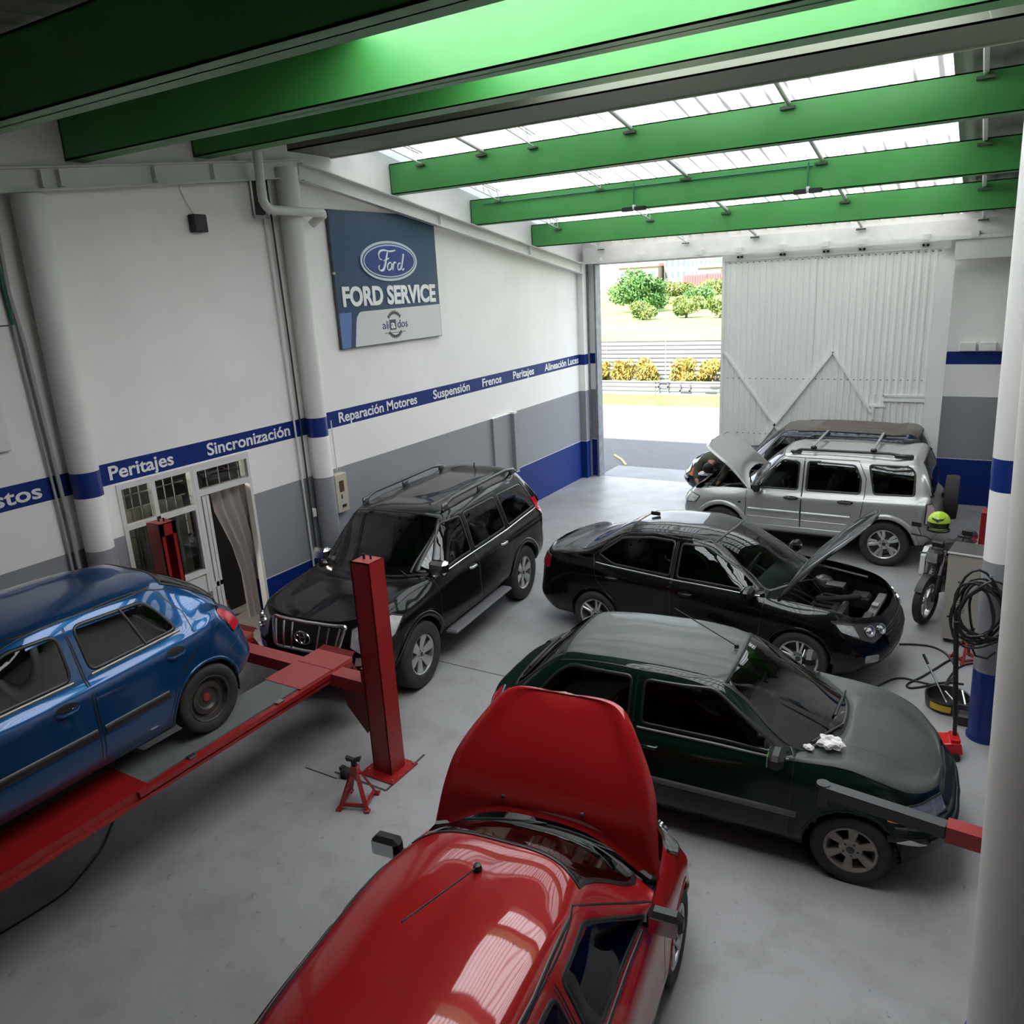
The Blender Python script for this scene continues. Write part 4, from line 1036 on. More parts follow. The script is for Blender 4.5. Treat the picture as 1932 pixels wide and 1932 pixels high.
def corner_patch(c, name, pts, s_, ang, front, m, x0, off=.010, frame=None, thick=.018, fw=.016):
    """pts: (y, z) or (y, z, x) on side s_, seen from a corner direction"""
    fr = c.dirf(s_, R(ang), front)
    q = [(Vector((p[2] if len(p) > 2 else x0, p[0]*s_, 0)).dot(Vector(fr[1])), p[1]) for p in pts]
    o = c.patch(name, rounded(q, .02, 3), fr, m, off=off, thick=thick, grid=.04)
    if frame: c.strip(name+'_frame', rounded(q, .02, 3), fr, frame, w=fw, h=off+.004, closed=True, parent=o)
    return o, fr
def lens(c, parent, p, d, r, m, out=.012):
    P_, n_ = c.hit(p, d); M_ = n_.to_track_quat('Z','Y').to_matrix(); q = MB()
    q.lathe([(r,out),(r*.97,out+.018),(r*.82,out+.018),(r*.72,out),(r*.35,out+.02),(0,out+.028)], n=24); q.v = [tuple(P_+(M_ @ Vector(v))) for v in q.v]
    return q.build('lamp_lens', m, parent, smooth=True)
lamp_glass = mat('lamp_glass'); lamp_red = mat('lamp_red'); lamp_white = mat('lamp_white'); trim = mat('black_trim')
amber = mat('lamp_amber', (.55,.16,.03), .2, coat=1)
bl_pl = mat('bumper_plastic', (.03,.03,.031), .55)

# ---- black sedan with open bonnet
def car_sedan():
    s = dict(W=1.735, zb=.20, xf=2.11, xr=-2.26, zhf=.78, zhm=.93, belt=(.93,1.02), xcowl=1.12, zcowl=1.00, cowl_sweep=.34, xwt=.22, zroof=1.49, zcant=1.375, ycant=.57, ybelt=.91,
        xre=-.95, zre=1.43, xgb=-1.62, zgb=1.09, ztail=1.03, deck=.45, nose=.34, tail=.26, fbump=.09, rbump=.06, taper=.95, ycant_r=.54, gb_sweep=.12, rear_sweep=.02, wt_sweep=.12, zrd=1.47,
        wheels=[(1.26,.31),(-1.265,.31)], Ra=.36, Rw=.31, track=1.52,
        side_windows=[[(.80,.97),(-.20,.98),(-.20,1.36),(.08,1.36),(.52,1.16)],[(-.28,.985),(-1.05,1.01),(-1.28,1.10),(-1.02,1.30),(-.60,1.37),(-.28,1.37)]],
        doors=[('front_door',[(.80,.26),(-.24,.26),(-.24,1.40),(.12,1.40),(.62,1.12),(.86,.95)]),('rear_door',[(-.26,.26),(-.86,.26),(-.98,.55),(-1.25,.80),(-1.33,1.08),(-1.02,1.34),(-.60,1.41),(-.26,1.40)])])
    c = Car(s, 'car', 'black sedan with its bonnet open and engine showing, between the green and silver cars', (5.22,9.20), R(-4.5))
    wput = make_wheel('sedan', .31, .205, .215, ('twin',5,.16), tyre_m, alloy)
    finish_car(c, blk, dict(wheel=wput, hood_open=R(54), hood_shift=(.12,0,.02), liner_m=mat('hood_under', (.03,.03,.032), .6), gwind=glass_mat('glass_clear_green', (.62,.74,.68)), gside=glass_mat('glass_dark', (.02,.02,.02)), seat_m=mat('seat_cloth')))
    chs = mat('belt_chrome', (.6,.62,.62), .2, metal=1)
    for sd in (1,-1):
        c.strip('belt_moulding', [(.80,.94),(-.2,.955),(-1.28,1.0)], c.sidef(sd), chs, w=.016, h=.008)
        o, fr = corner_patch(c, 'headlight', [(.52,.735,2.05),(.50,.62,2.05),(.66,.57,2.0),(.80,.66,1.8),(.845,.80,1.62),(.78,.80,1.75),(.66,.765,1.9)], sd, 40, 1, mat('lamp_dark', (.06,.06,.06), .15, coat=1), 2.0, frame=trim)
        lens(c, o, (2.1,.555*sd,.675), fr[3], .062, chrome); lens(c, o, (2.0,.69*sd,.69), fr[3], .066, chrome)
        corner_patch(c, 'indicator', [(.745,.64,1.86),(.825,.70,1.7),(.83,.775,1.65),(.76,.765,1.8)], sd, 50, 1, lamp_glass, 1.8, off=.016)
        o, fr = corner_patch(c, 'tail_light', [(.58,.80),(.58,.97),(.80,.99,-2.0),(.81,.82,-2.0)], sd, 40, -1, lamp_red, -2.15, frame=trim)
        corner_patch(c, 'fog_lamp', [(.60,.36),(.60,.44),(.74,.45,1.95),(.74,.37,1.95)], sd, 20, 1, lamp_glass, 2.05)
    g = [(-.40,.46),(.40,.46),(.46,.68),(-.46,.68)]
    gr = c.patch('grille', rounded(g,.04), c.FRONT, mat('grille_black'), off=.008, thick=.015)
    c.strip('grille_bar', [(-.44,.585),(.44,.585)], c.FRONT, blk, w=.06, h=.016, parent=gr)
    for z in (.49,.52,.55,.63,.655): c.strip('grille_slat', [(-.42,z),(.42,z)], c.FRONT, trim, w=.012, h=.016, parent=gr)
    c.patch('lower_intake', rounded([(-.5,.27),(.5,.27),(.44,.38),(-.44,.38)],.03), c.FRONT, mat('grille_black'), off=.006, thick=.01)
    mirror_pair(c, .72, .95, .88, blk, size=(.11,.21,.13))
    handles(c, [(-.05,.83),(-1.02,.86)], blk, w=.16)
    q = MB(); q.box((-.82,0,1.49),(.13,.02,.05),bev=.008); q.build('antenna_fin', black_pl, c.root)
    c.strip('roof_seam', [(.1,.47),(-.95,.44)], c.TOP, trim, w=.012, h=.002); c.strip('roof_seam', [(.1,-.47),(-.95,-.44)], c.TOP, trim, w=.012, h=.002)
    c.strip('boot_seam', [(-1.60,.56),(-2.02,.52),(-2.05,-.52),(-1.60,-.56)], c.TOP, trim, w=.008, h=.001)
    c.patch('number_plate', [(-.20,.66),(.20,.66),(.20,.78),(-.20,.78)], c.REAR, lamp_white, off=.01, thick=.01)
    MB().tube([(1.18,.45,.965),(.98,-.05,1.05)], .009, 6).build('wiper', black_pl, c.root)
    MB().tube([(1.20,-.10,.975),(.98,-.55,1.03)], .009, 6).build('wiper', black_pl, c.root)
car_sedan()

# ---- dark green three-door hatchback
def car_green():
    s = dict(W=1.63, zb=.20, xf=1.90, xr=-1.90, zhf=.68, zhm=.86, belt=(.90,.93), xcowl=1.10, zcowl=.93, cowl_sweep=.36, xwt=.24, zroof=1.395, zcant=1.30, ycant=.575, ybelt=.92,
        xre=-1.18, zre=1.35, xgb=-1.66, zgb=.97, zrd=1.385, ztail=.93, nose=.30, tail=.18, fbump=.09, rbump=.09, taper=.95, ycant_r=.55, gb_sweep=.08, rear_sweep=.04, wt_sweep=.06, tail_in=.02,
        wheels=[(1.225,.285),(-1.225,.285)], Ra=.335, Rw=.285, track=1.42, wr=.06,
        side_windows=[[(.74,.935),(-.40,.94),(-.40,1.275),(.16,1.28)],[(-.50,.945),(-1.38,.97),(-1.18,1.20),(-1.06,1.27),(-.50,1.28)]],
        doors=[('front_door',[(.78,.26),(-.42,.26),(-.46,.60),(-.46,1.33),(.22,1.33),(.80,.92)])])
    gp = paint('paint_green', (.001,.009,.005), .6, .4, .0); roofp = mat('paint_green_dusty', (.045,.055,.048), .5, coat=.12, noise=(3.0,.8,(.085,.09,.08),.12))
    c = Car(s, 'car', 'dark green three-door hatchback in the foreground with white paper on its bonnet', (6.10,6.09), R(3.0))
    wput = make_wheel('hatch', .285, .185, .185, ('wide',6,.035,.075), tyre_m, alloy_dull)
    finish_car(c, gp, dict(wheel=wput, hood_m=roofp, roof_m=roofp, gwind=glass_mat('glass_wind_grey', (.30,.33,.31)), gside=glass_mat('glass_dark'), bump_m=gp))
    for sd in (1,-1):
        c.strip('roof_gutter', [(.20,.555),(-.4,.56),(-1.18,.53)] if sd > 0 else [(.20,-.555),(-.4,-.56),(-1.18,-.53)], c.TOP, trim, w=.016, h=.003)
        c.strip('belt_moulding', [(.76,.905),(-.42,.91)], c.sidef(sd), mat('grey_trim', (.10,.10,.10), .35), w=.022, h=.009)
        c.strip('side_moulding', [(1.50,.55),(1.58,.55)], c.sidef(sd), trim, w=.04, h=.01)
        c.strip('side_moulding', [(.84,.50),(-.86,.51)], c.sidef(sd), mat('grey_trim'), w=.06, h=.012)
        o, fr = corner_patch(c, 'headlight', [(.42,.56),(.42,.66),(.60,.69),(.74,.70,1.62),(.775,.66,1.55),(.74,.58,1.7)], sd, 35, 1, lamp_glass, 1.85, frame=trim)
        corner_patch(c, 'indicator', [(.755,.58,1.58),(.79,.66,1.5),(.80,.60,1.45)], sd, 65, 1, amber, 1.5, off=.012)
        corner_patch(c, 'bumper_lamp', [(.72,.44,1.72),(.76,.49,1.6),(.77,.455,1.5)], sd, 65, 1, lamp_white, 1.6, off=.012)
        corner_patch(c, 'tail_light', [(.55,.72),(.55,.88),(.74,.89,-1.7),(.745,.73,-1.7)], sd, 40, -1, lamp_red, -1.85, frame=trim)
        c.strip('bumper_strip', [(1.46,.47),(1.70,.47)], c.sidef(sd), trim, w=.05, h=.010)
    c.strip('bumper_strip', [(-.7,.47),(.7,.47)], c.FRONT, trim, w=.06, h=.012)
    gr = c.patch('grille', rounded([(-.36,.56),(.36,.56),(.36,.64),(-.36,.64)],.02), c.FRONT, mat('grille_black'), off=.006, thick=.01)
    mirror_pair(c, .70, .92, .82, black_pl, size=(.11,.19,.12))
    handles(c, [(-.30,.80)], gp, w=.15)
    q = MB(); q.tube([(.20,.02,1.39),(-.36,.10,1.62)], .005, 6); q.lathe([(.022,0),(.018,.03),(0,.035)], (.20,.02,1.375), n=12); q.build('antenna', black_pl, c.root, smooth=True)
    for y0, y1 in ((.40,-.12),(-.16,-.58)): MB().tube([(1.10-.15*abs(y0),y0,.95),(1.04-.25*abs(y1)+.0,y1,.99)], .010, 6).build('wiper', black_pl, c.root)
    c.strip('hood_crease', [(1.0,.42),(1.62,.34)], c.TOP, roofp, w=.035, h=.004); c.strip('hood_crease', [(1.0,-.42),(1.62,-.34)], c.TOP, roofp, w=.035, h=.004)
    MB().tube([(-1.58,-.35,1.04),(-1.50,.15,1.13)], .010, 6).build('rear_wiper', black_pl, c.root)
    # things lying on it
    return c
green = car_green()

# ---- red hatchback, bonnet up, closest to the viewer
def car_red():
    s = dict(W=1.70, zb=.20, xf=1.98, xr=-2.0, zhf=.74, zhm=.92, belt=(.94,.99), xcowl=1.12, zcowl=1.0, cowl_sweep=.25, hedge=[(1.86,.38),(1.68,.54),(1.40,.69)], xwt=.44, zroof=1.46, zcant=1.34, ycant=.58, ybelt=.91,
        xre=-1.30, zre=1.40, xgb=-1.78, zgb=1.02, ztail=.98, nose=.32, tail=.2, fbump=.08, rbump=.07, taper=.95, ycant_r=.54, wt_sweep=.20,
        wheels=[(1.25,.30),(-1.25,.30)], Ra=.35, Rw=.30, track=1.48,
        side_windows=[[(.66,.98),(-.22,.985),(-.22,1.32),(.14,1.32)],[(-.30,.985),(-1.20,1.01),(-1.10,1.28),(-.86,1.32),(-.30,1.32)]],
        doors=[('front_door',[(.78,.26),(-.26,.26),(-.26,1.37),(.18,1.37),(.80,.95)]),('rear_door',[(-.28,.26),(-.84,.26),(-1.0,.6),(-1.26,.85),(-1.24,1.1),(-1.05,1.36),(-.28,1.37)])])
    rp = mat('paint_red', (.30,.008,.010), .30, metal=.1, coat=1.0)
    c = Car(s, 'car', 'red hatchback with its bonnet raised, at the bottom of the picture', (5.84,2.68), R(96.5))
    wput = make_wheel('redcar', .30, .195, .20, ('wide',7,.04,.06), tyre_m, alloy)
    finish_car(c, rp, dict(wheel=wput, hood_open=R(69), gwind=glass_mat('glass_wind_brown', (.20,.18,.15)), hood_in=rp, support_m=mat('engine_metal')))
    for sd in (1,-1):
        o, fr = corner_patch(c, 'headlight', [(.52,.62,1.95),(.50,.72,1.92),(.66,.80,1.7),(.74,.90,1.40),(.80,.89,1.35),(.82,.76,1.5),(.76,.64,1.75)], sd, 50, 1, lamp_glass, 1.8, frame=trim)
        lens(c, o, (1.8,.66*sd,.70), fr[3], .06, chrome)
        corner_patch(c, 'tail_light', [(.62,.80),(.62,1.0),(.79,1.02,-1.8),(.80,.80,-1.8)], sd, 45, -1, lamp_red, -1.9)
        c.strip('roof_moulding', [(.10,.54*sd),(-.4,.55*sd),(-1.30,.51*sd)], c.TOP, trim, w=.022, h=.004)
        c.strip('belt_moulding', [(.70,.95),(-.2,.955),(-1.2,.98)], c.sidef(sd), trim, w=.02, h=.008)
    mirror_pair(c, .62, .97, .85, black_pl, size=(.12,.20,.13))
    handles(c, [(-.10,.84),(-1.0,.87)], rp)
    q = MB(); q.tube([(.16,.0,1.465),(-.55,.0,1.74)], .005, 6); q.lathe([(.026,0),(.02,.03),(0,.036)], (.16,.0,1.45), n=12); q.build('antenna', black_pl, c.root, smooth=True)
    gr = c.patch('grille', rounded([(-.40,.50),(.40,.50),(.42,.64),(-.42,.64)],.03), c.FRONT, mat('grille_black'), off=.006, thick=.01)
    # washer jets on the raised bonnet
    for x, y in ((1.20,.27),(1.20,-.27)):
        p, n = c.hit((x,y,0),(0,0,1)); p = c.hoodT @ p; b = MB(); b.box(p, (.03,.03,.02), bev=.006); b.build('washer_jet', black_pl, c.hood)
    for y0, y1 in ((.50,.02),(-.02,-.52)): MB().tube([(1.14-.3*abs(y0)**1.5,y0,.985),(1.16-.3*abs(y1)**1.5,y1,1.0)], .010, 6).build('wiper', black_pl, c.root)
    q = MB(); n = 14; pts = [(1.17-.40*abs(-.74+1.48*i/n)**2, -.74+1.48*i/n, .955) for i in range(n+1)]; q.tube(pts, .03, 8); q.build('cowl_panel', trim, c.root, smooth=True)
    MB().tube([(1.60,.62,.74),(1.28,.60,1.45)], .006, 6).build('prop_rod', steel, c.root)
    return c
car_red()

# ---- blue hatchback up on the lift
LIFT_Z = .90
def car_blue():
    s = dict(W=1.64, zb=.20, xf=1.90, xr=-1.87, zhf=.74, zhm=.90, belt=(.90,.98), xcowl=1.10, zcowl=.98, cowl_sweep=.36, xwt=.26, zroof=1.415, zcant=1.30, ycant=.58, ybelt=.91,
        xre=-1.22, zre=1.36, xgb=-1.70, zgb=1.00, zrd=1.40, ztail=.92, nose=.32, tail=.30, fbump=.07, rbump=.11, taper=.95, ycant_r=.52, ybelt_r=.70, gb_sweep=.20, rear_sweep=.06, tail_in=.03,
        wheels=[(1.235,.29),(-1.235,.29)], Ra=.345, Rw=.295, track=1.44, wr=.07,
        side_windows=[[(.68,.94),(-.20,.95),(-.22,1.28),(.14,1.28)],[(-.34,.955),(-1.10,.985),(-1.01,1.16),(-.92,1.27),(-.34,1.29)]],
        doors=[('front_door',[(.80,.26),(-.26,.26),(-.28,1.34),(.18,1.34),(.82,.92)]),('rear_door',[(-.29,.26),(-.80,.26),(-.96,.60),(-1.20,.82),(-1.21,1.08),(-1.06,1.32),(-.29,1.345)])])
    bp = mat('paint_blue', (.008,.058,.175), .30, metal=.5, coat=1.0)
    c = Car(s, 'car', 'blue hatchback standing on the red lift at the left edge', (1.72,2.53), R(-90), z=LIFT_Z)
    wput = make_wheel('bluecar', .295, .175, .20, ('steel',), tyre_m, steel_rim, mat('hub_red', (.25,.03,.02), .5))
    finish_car(c, bp, dict(wheel=wput, gside=glass_mat('glass_dark')))
    silv = mat('silver_trim', (.30,.29,.25), .35, metal=.6)
    for sd in (1,-1):
        corner_patch(c, 'tail_light', [(.58,.72,-1.8),(.57,.84,-1.8),(.62,1.0,-1.7),(.705,1.02,-1.55),(.77,.86,-1.6),(.77,.74,-1.65)], sd, 50, -1, lamp_red, -1.75, frame=trim)
        corner_patch(c, 'reversing_light', [(.66,.93,-1.66),(.70,1.00,-1.58),(.745,.93,-1.58),(.71,.885,-1.65)], sd, 50, -1, lamp_white, -1.65, off=.016)
        c.strip('side_moulding', [(.80,.52),(-.25,.52)], c.sidef(sd), trim, w=.075, h=.014); c.strip('side_moulding', [(-.31,.52),(-.86,.53)], c.sidef(sd), trim, w=.075, h=.014)
        c.strip('belt_moulding', [(.70,.925),(-.20,.935)], c.sidef(sd), silv, w=.024, h=.008); c.strip('belt_moulding', [(-.34,.94),(-1.10,.972)], c.sidef(sd), silv, w=.024, h=.008)
        c.strip('window_divider', [(-.80,.98),(-.72,1.28)], c.sidef(sd), trim, w=.03, h=.008)
        c.strip('roof_gutter', [(.2,.54*sd),(-.4,.545*sd),(-1.25,.50*sd)], c.TOP, trim, w=.014, h=.003)
        c.strip('bumper_seam', [(-1.52,.62),(-1.66,.66),(-1.80,.66)], c.sidef(sd), trim, w=.01, h=.001)
        o, fr = corner_patch(c, 'headlight', [(.42,.62),(.42,.74),(.62,.80,1.7),(.76,.84,1.45),(.77,.72,1.55),(.68,.62,1.75)], sd, 40, 1, lamp_glass, 1.85, frame=trim)
        c.patch('fuel_flap' if sd < 0 else 'lock_cover', rounded([(-1.42,.80),(-1.32,.80),(-1.32,.90),(-1.42,.90)],.03) if sd < 0 else [(-.14,.78),(-.115,.78),(-.115,.80),(-.14,.80)], c.sidef(sd), bp if sd < 0 else chrome, off=.003, thick=.004)
        for x, z in ((-.08,.80),(-.98,.84)):
            o2 = c.patch('handle_recess', [(x+.085*math.cos(t), z+.042*math.sin(t)) for t in np.linspace(0, 2*math.pi, 17)[:-1]], c.sidef(sd), trim, off=.002, grid=.04)
            p, n = c.hit((x,0,z),(0,sd,0)); q = abs(p.y); MB().tube([(x-.08,sd*(q+.002),z-.012),(x-.05,sd*(q+.022),z-.022),(x+.05,sd*(q+.022),z-.022),(x+.08,sd*(q+.002),z-.012)], .014, 8).build('door_handle', bp, o2, smooth=True)
    mirror_pair(c, .68, .94, .85, black_pl, size=(.11,.19,.13))
    c.patch('number_plate', [(-.26,.60),(.26,.60),(.26,.71),(-.26,.71)], c.REAR, mat('lamp_white'), off=.012, thick=.01)
    return c
car_blue()

# ---- silver off-roader, bonnet up
def car_silver():
    s = dict(W=1.78, zb=.36, xf=2.00, xr=-1.92, zhf=.90, zhm=1.01, belt=(1.03,1.08), xcowl=.98, zcowl=1.07, cowl_sweep=.26, xwt=.36, zroof=1.66, zcant=1.57, ycant=.66, ybelt=.93,
        xre=-1.68, zre=1.62, xgb=-1.84, zgb=1.10, ztail=1.04, nose=.22, hedge0=1.78, hedge=[(1.77,.50),(1.70,.72),(1.42,.77)], tail=.10, fbump=.08, rbump=.07, taper=.98, ycant_r=.64, gb_sweep=.02, rear_sweep=.03, wt_sweep=.08,
        wheels=[(1.24,.345),(-1.24,.345)], Ra=.41, Rw=.345, track=1.56, wr=.05, zfb=.66, zrb=.62,
        side_windows=[[(.78,1.07),(.05,1.07),(.05,1.50),(.32,1.52)],[(-.06,1.07),(-.86,1.08),(-.86,1.30),(-.76,1.50),(-.06,1.52)],[(-1.04,1.09),(-1.60,1.11),(-1.58,1.44),(-1.50,1.52),(-.94,1.52)]],
        doors=[('front_door',[(.84,.46),(-.01,.46),(-.01,1.56),(.30,1.56),(.84,1.06)]),('rear_door',[(-.02,.46),(-.70,.46),(-.88,.66),(-.92,1.08),(-.92,1.32),(-.80,1.56),(-.02,1.56)])])
    sp = mat('paint_silver', (.42,.42,.41), .33, metal=.55, coat=.9)
    c = Car(s, 'car', 'silver off-roader with roof bars and its bonnet open near the gate', (5.56,13.38), R(180))
    wput = make_wheel('silver', .345, .235, .225, ('y',5), tyre_m, alloy)
    finish_car(c, sp, dict(wheel=wput, hood_open=R(46), gside=glass_mat('glass_tint'), lip=(.085,.030), hood_in=sp))
    for sd in (1,-1):
        c.strip('side_cladding', [(.80,.72),(.0,.72)], c.sidef(sd), sp, w=.05, h=.022); c.strip('side_cladding', [(-.03,.72),(-.74,.72)], c.sidef(sd), sp, w=.05, h=.022)
        c.strip('side_line', [(.80,.60),(.0,.60)], c.sidef(sd), sp, w=.02, h=.008); c.strip('side_line', [(-.03,.60),(-.70,.60)], c.sidef(sd), sp, w=.02, h=.008)
        c.strip('sill_cladding', [(.82,.43),(-.80,.43)], c.sidef(sd), sp, w=.10, h=.03)
        o, fr = corner_patch(c, 'headlight', [(.48,.70),(.48,.84),(.76,.87,1.7),(.84,.84,1.6),(.84,.74,1.65)], sd, 35, 1, lamp_glass, 1.9, frame=trim)
        corner_patch(c, 'tail_light', [(.74,.72),(.74,1.00),(.86,1.02,-1.75),(.87,.72,-1.75)], sd, 50, -1, mat('lamp_clear', (.6,.5,.5), .15, coat=1), -1.85, frame=trim)
        q = MB(); y = sd*.60; q.tube([(.20,y,1.62),(.08,y,1.68),(-1.20,y,1.685),(-1.42,y,1.655),(-1.5,y,1.62)], .022, 10)
        q.box((.14,y,1.64),(.18,.05,.05),bev=.02); q.box((-1.40,y,1.65),(.26,.06,.07),bev=.02); q.build('roof_rail', mat('rail_dark', (.06,.06,.062), .4, metal=.4), c.root, smooth=True)
        c.strip('roof_seam', [(.3,.52*sd),(-1.6,.50*sd)], c.TOP, sp, w=.03, h=-.004)
        c.patch('badge', [(.92,.80),(.96,.80),(.96,.83),(.92,.83)], c.sidef(sd), trim, off=.006, thick=.004)
    for x in (-.12,-.98):
        q = MB(); q.bar((x,-.68,1.75),(x,.68,1.75),.035,.025)
        o = q.build('roof_bar', alloy, c.root)
        for sd in (1,-1): MB().box((x,sd*.60,1.715),(.09,.06,.07),bev=.02).build('bar_clamp', black_pl, o)
    mirror_pair(c, .66, 1.06, .88, black_pl, size=(.12,.20,.16))
    handles(c, [(.14,.95),(-.66,.95)], black_pl, w=.19, h=.04)
    q = MB(); q.lathe([(.20,-.10),(.33,-.09),(.345,0),(.33,.09),(.20,.10)], (-2.05,.02,.94), 'X', 40); o = q.build('spare_wheel', rubber, c.root, smooth=True)
    MB().lathe([(0,-.09),(.20,-.09),(.20,.08),(0,.08)], (-2.05,.02,.94), 'X', 32).build('spare_rim', alloy, o)
    MB().box((-1.97,.02,.92),(.10,.2,.2)).build('spare_mount', trim, o)
    gr = c.patch('grille', rounded([(-.42,.70),(.42,.70),(.42,.82),(-.42,.82)],.02), c.FRONT, mat('grille_black'), off=.006, thick=.01)
    MB().tube([(1.55,.30,.95),(1.25,.34,1.42)], .006, 6).build('prop_rod', steel, c.root)
    MB().tube([(1.02,-.1,1.08),(.92,.45,1.11)], .010, 6).build('wiper', black_pl, c.root)
car_silver()

# ---- dark off-roader behind it
def car_dark():
    s = dict(W=1.69, zb=.34, xf=2.26, xr=-2.10, zhf=.84, zhm=.97, belt=(1.0,1.05), xcowl=1.06, zcowl=1.03, cowl_sweep=.30, xwt=.40, zroof=1.645, zcant=1.54, ycant=.62, ybelt=.92,
        xre=-1.86, zre=1.57, xgb=-2.02, zgb=1.06, ztail=1.0, nose=.30, tail=.12, fbump=.08, rbump=.06, taper=.97, ycant_r=.60, gb_sweep=.04,
        wheels=[(1.36,.34),(-1.28,.34)], Ra=.41, Rw=.34, track=1.44,
        side_windows=[[(.80,1.04),(.10,1.04),(.10,1.50),(.40,1.50)],[(.0,1.04),(-.78,1.05),(-.72,1.50),(.0,1.51)],[(-.88,1.05),(-1.74,1.08),(-1.58,1.48),(-.84,1.50)]],
        doors=[('front_door',[(.90,.46),(.04,.46),(.04,1.55),(.40,1.55),(.90,1.04)]),('rear_door',[(.02,.46),(-.62,.46),(-.84,.70),(-.84,1.55),(.02,1.55)])])
    dp = mat('paint_navy', (.012,.02,.045), .3, metal=.3, coat=1.0); rp = mat('roof_brown', (.10,.085,.07), .38, coat=.5)
    c = Car(s, 'car', 'dark blue off-roader with ribbed brown roof parked along the gate', (5.16,15.32), R(180))
    wput = make_wheel('darkcar', .34, .22, .20, ('wide',5,.06,.10), tyre_m, alloy)
    finish_car(c, dp, dict(wheel=wput, gside=glass_mat('glass_light', (.45,.5,.48)), gwind=glass_mat('glass_light'), grear=glass_mat('glass_tint'), roof_m=rp, lip=(.07,.02), lip_m=mat('cladding_grey', (.05,.055,.06), .5)))
    for y in (-.42,-.28,-.14,0,.14,.28,.42): c.strip('roof_strip', [(-.2,y),(-1.62,y)], c.TOP, mat('roof_brown'), w=.035, h=.014)
    for sd in (1,-1):
        corner_patch(c, 'headlight', [(.40,.64),(.40,.80),(.52,.85),(.62,.82,2.15),(.64,.70,2.1),(.56,.62)], sd, 20, 1, lamp_glass, 2.2, frame=trim)
        corner_patch(c, 'indicator', [(.665,.66,2.05),(.66,.80,2.05),(.76,.82,1.9),(.785,.74,1.8),(.77,.66,1.85)], sd, 50, 1, mat('lamp_amber'), 2.0, frame=trim)
        c.strip('roof_rail', [(.1,sd*.56),(-1.66,sd*.55)], c.TOP, trim, w=.03, h=.02)
        corner_patch(c, 'tail_light', [(.70,.74),(.70,1.02),(.80,1.03,-1.8),(.81,.74,-1.8)], sd, 50, -1, lamp_red, -1.95, frame=trim)
        c.strip('side_cladding', [(.86,.60),(-.82,.60)], c.sidef(sd), mat('cladding_grey'), w=.12, h=.015)
    c.strip('bumper_strip', [(-.72,.56),(.72,.56)], c.FRONT, trim, w=.10, h=.03)
    c.patch('bumper_lamp', [(.42,.44),(.66,.44),(.66,.50),(.42,.50)], c.FRONT, lamp_white, off=.01, thick=.01)
    gr = c.patch('grille', rounded([(-.34,.66),(.34,.66),(.34,.80),(-.34,.80)],.03), c.FRONT, mat('grille_black'), off=.006, thick=.01)
    mirror_pair(c, .78, 1.02, .85, black_pl, size=(.12,.20,.16)); handles(c, [(.20,.93),(-.58,.94)], dp)
car_dark()
# ------------------------------------------------------------------ sliding gate
def gate():
    gm = mat('gate_paint', (.86,.85,.83), .42, noise=(1.5,.3,(.70,.70,.69)))
    t = empty('door_1', (3.17,16.30,0)); t['kind'] = 'structure'
    def ribs(x0, x1, z0, z1, name, pitch=.115, d=.011):
        n = int(round((x1-x0)/pitch)); p = (x1-x0)/n; vs = []
        for i in range(n):
            for u, y in ((0,0),(.50,0),(.62,-d),(.88,-d)): vs.append((x0+(i+u)*p, y))
        vs.append((x1,0)); k = len(vs)
        MB().add([(x,y,z0) for x,y in vs]+[(x,y,z1) for x,y in vs], [(i,i+1,k+i+1,k+i) for i in range(k-1)]).build(name, gm, t)
    ribs(.05, 1.79, .06, 4.66, 'ribbed_panel'); ribs(1.81, 3.80, 2.05, 4.66, 'ribbed_panel'); ribs(1.81, 3.08, .06, 2.05, 'ribbed_panel')
    MB().bx((.03,.004,.05),(3.85,.010,4.66)).build('backing_sheet', gm, t)
    MB().bx((3.80,-.03,.04),(4.07,.03,4.40)).build('edge_frame', gm, t)
    MB().bx((.0,-.03,.04),(.05,.03,4.66)).build('edge_frame', gm, t)
    MB().bx((.0,-.025,4.62),(3.98,.03,4.74)).build('top_rail', gm, t)
    MB().bx((3.08,-.025,2.02),(3.90,.02,2.06)).build('door_head', gm, t); MB().bx((3.06,-.025,.04),(3.10,.02,2.06)).build('door_jamb', gm, t)
    ribs(3.12, 3.78, .10, 1.98, 'wicket_door')
    MB().bx((3.10,-.035,1.93),(3.80,-.012,1.985)).build('wicket_rail', gm, t)
    for z in (2.33, 1.21, 4.58, .12):
        MB().bx((.05,.012,z-.03),(3.80,.04,z+.03)).build('cross_rail', gm, t)
        m = MB()
        for i in range(33):
            x = .05+i*.115+.115*.56; 
            if z < 2 and x > 1.9: continue
            m.bx((x+.015,-.0135,z-.007),(x+.045,-.0112,z+.007))
        m.build('rib_slots', mat('slot_dark', (.12,.12,.115), .8), t)['kind'] = 'stuff'
    for a, b in (((.08,2.86),(1.22,1.28)),((2.16,2.86),(.86,1.02)),((2.16,2.86),(2.90,1.72)),((1.22,1.28),(1.45,1.0))):
        MB().bar((a[0],-.03,a[1]),(b[0],-.03,b[1]),.045,.045).build('diagonal_brace', gm, t)
    MB().bx((2.86,-.035,1.82),(3.14,-.01,1.86)).build('stay', gm, t); MB().bx((2.90,-.04,1.58),(2.95,-.01,1.84)).build('latch_bar', gm, t)
    for x in (.35,1.16,1.94,2.56,3.59):
        for dx in (-.035,.035): MB().lathe([(0,-.02),(.022,-.02),(.022,.02),(0,.02)], (x+dx,-.045,4.69), 'Y', 12).build('hanger_wheel', black_pl, t)
    MB().bx((3.80,-.03,4.40),(3.99,.02,4.43)).build('corner_notch', gm, t)
gate()
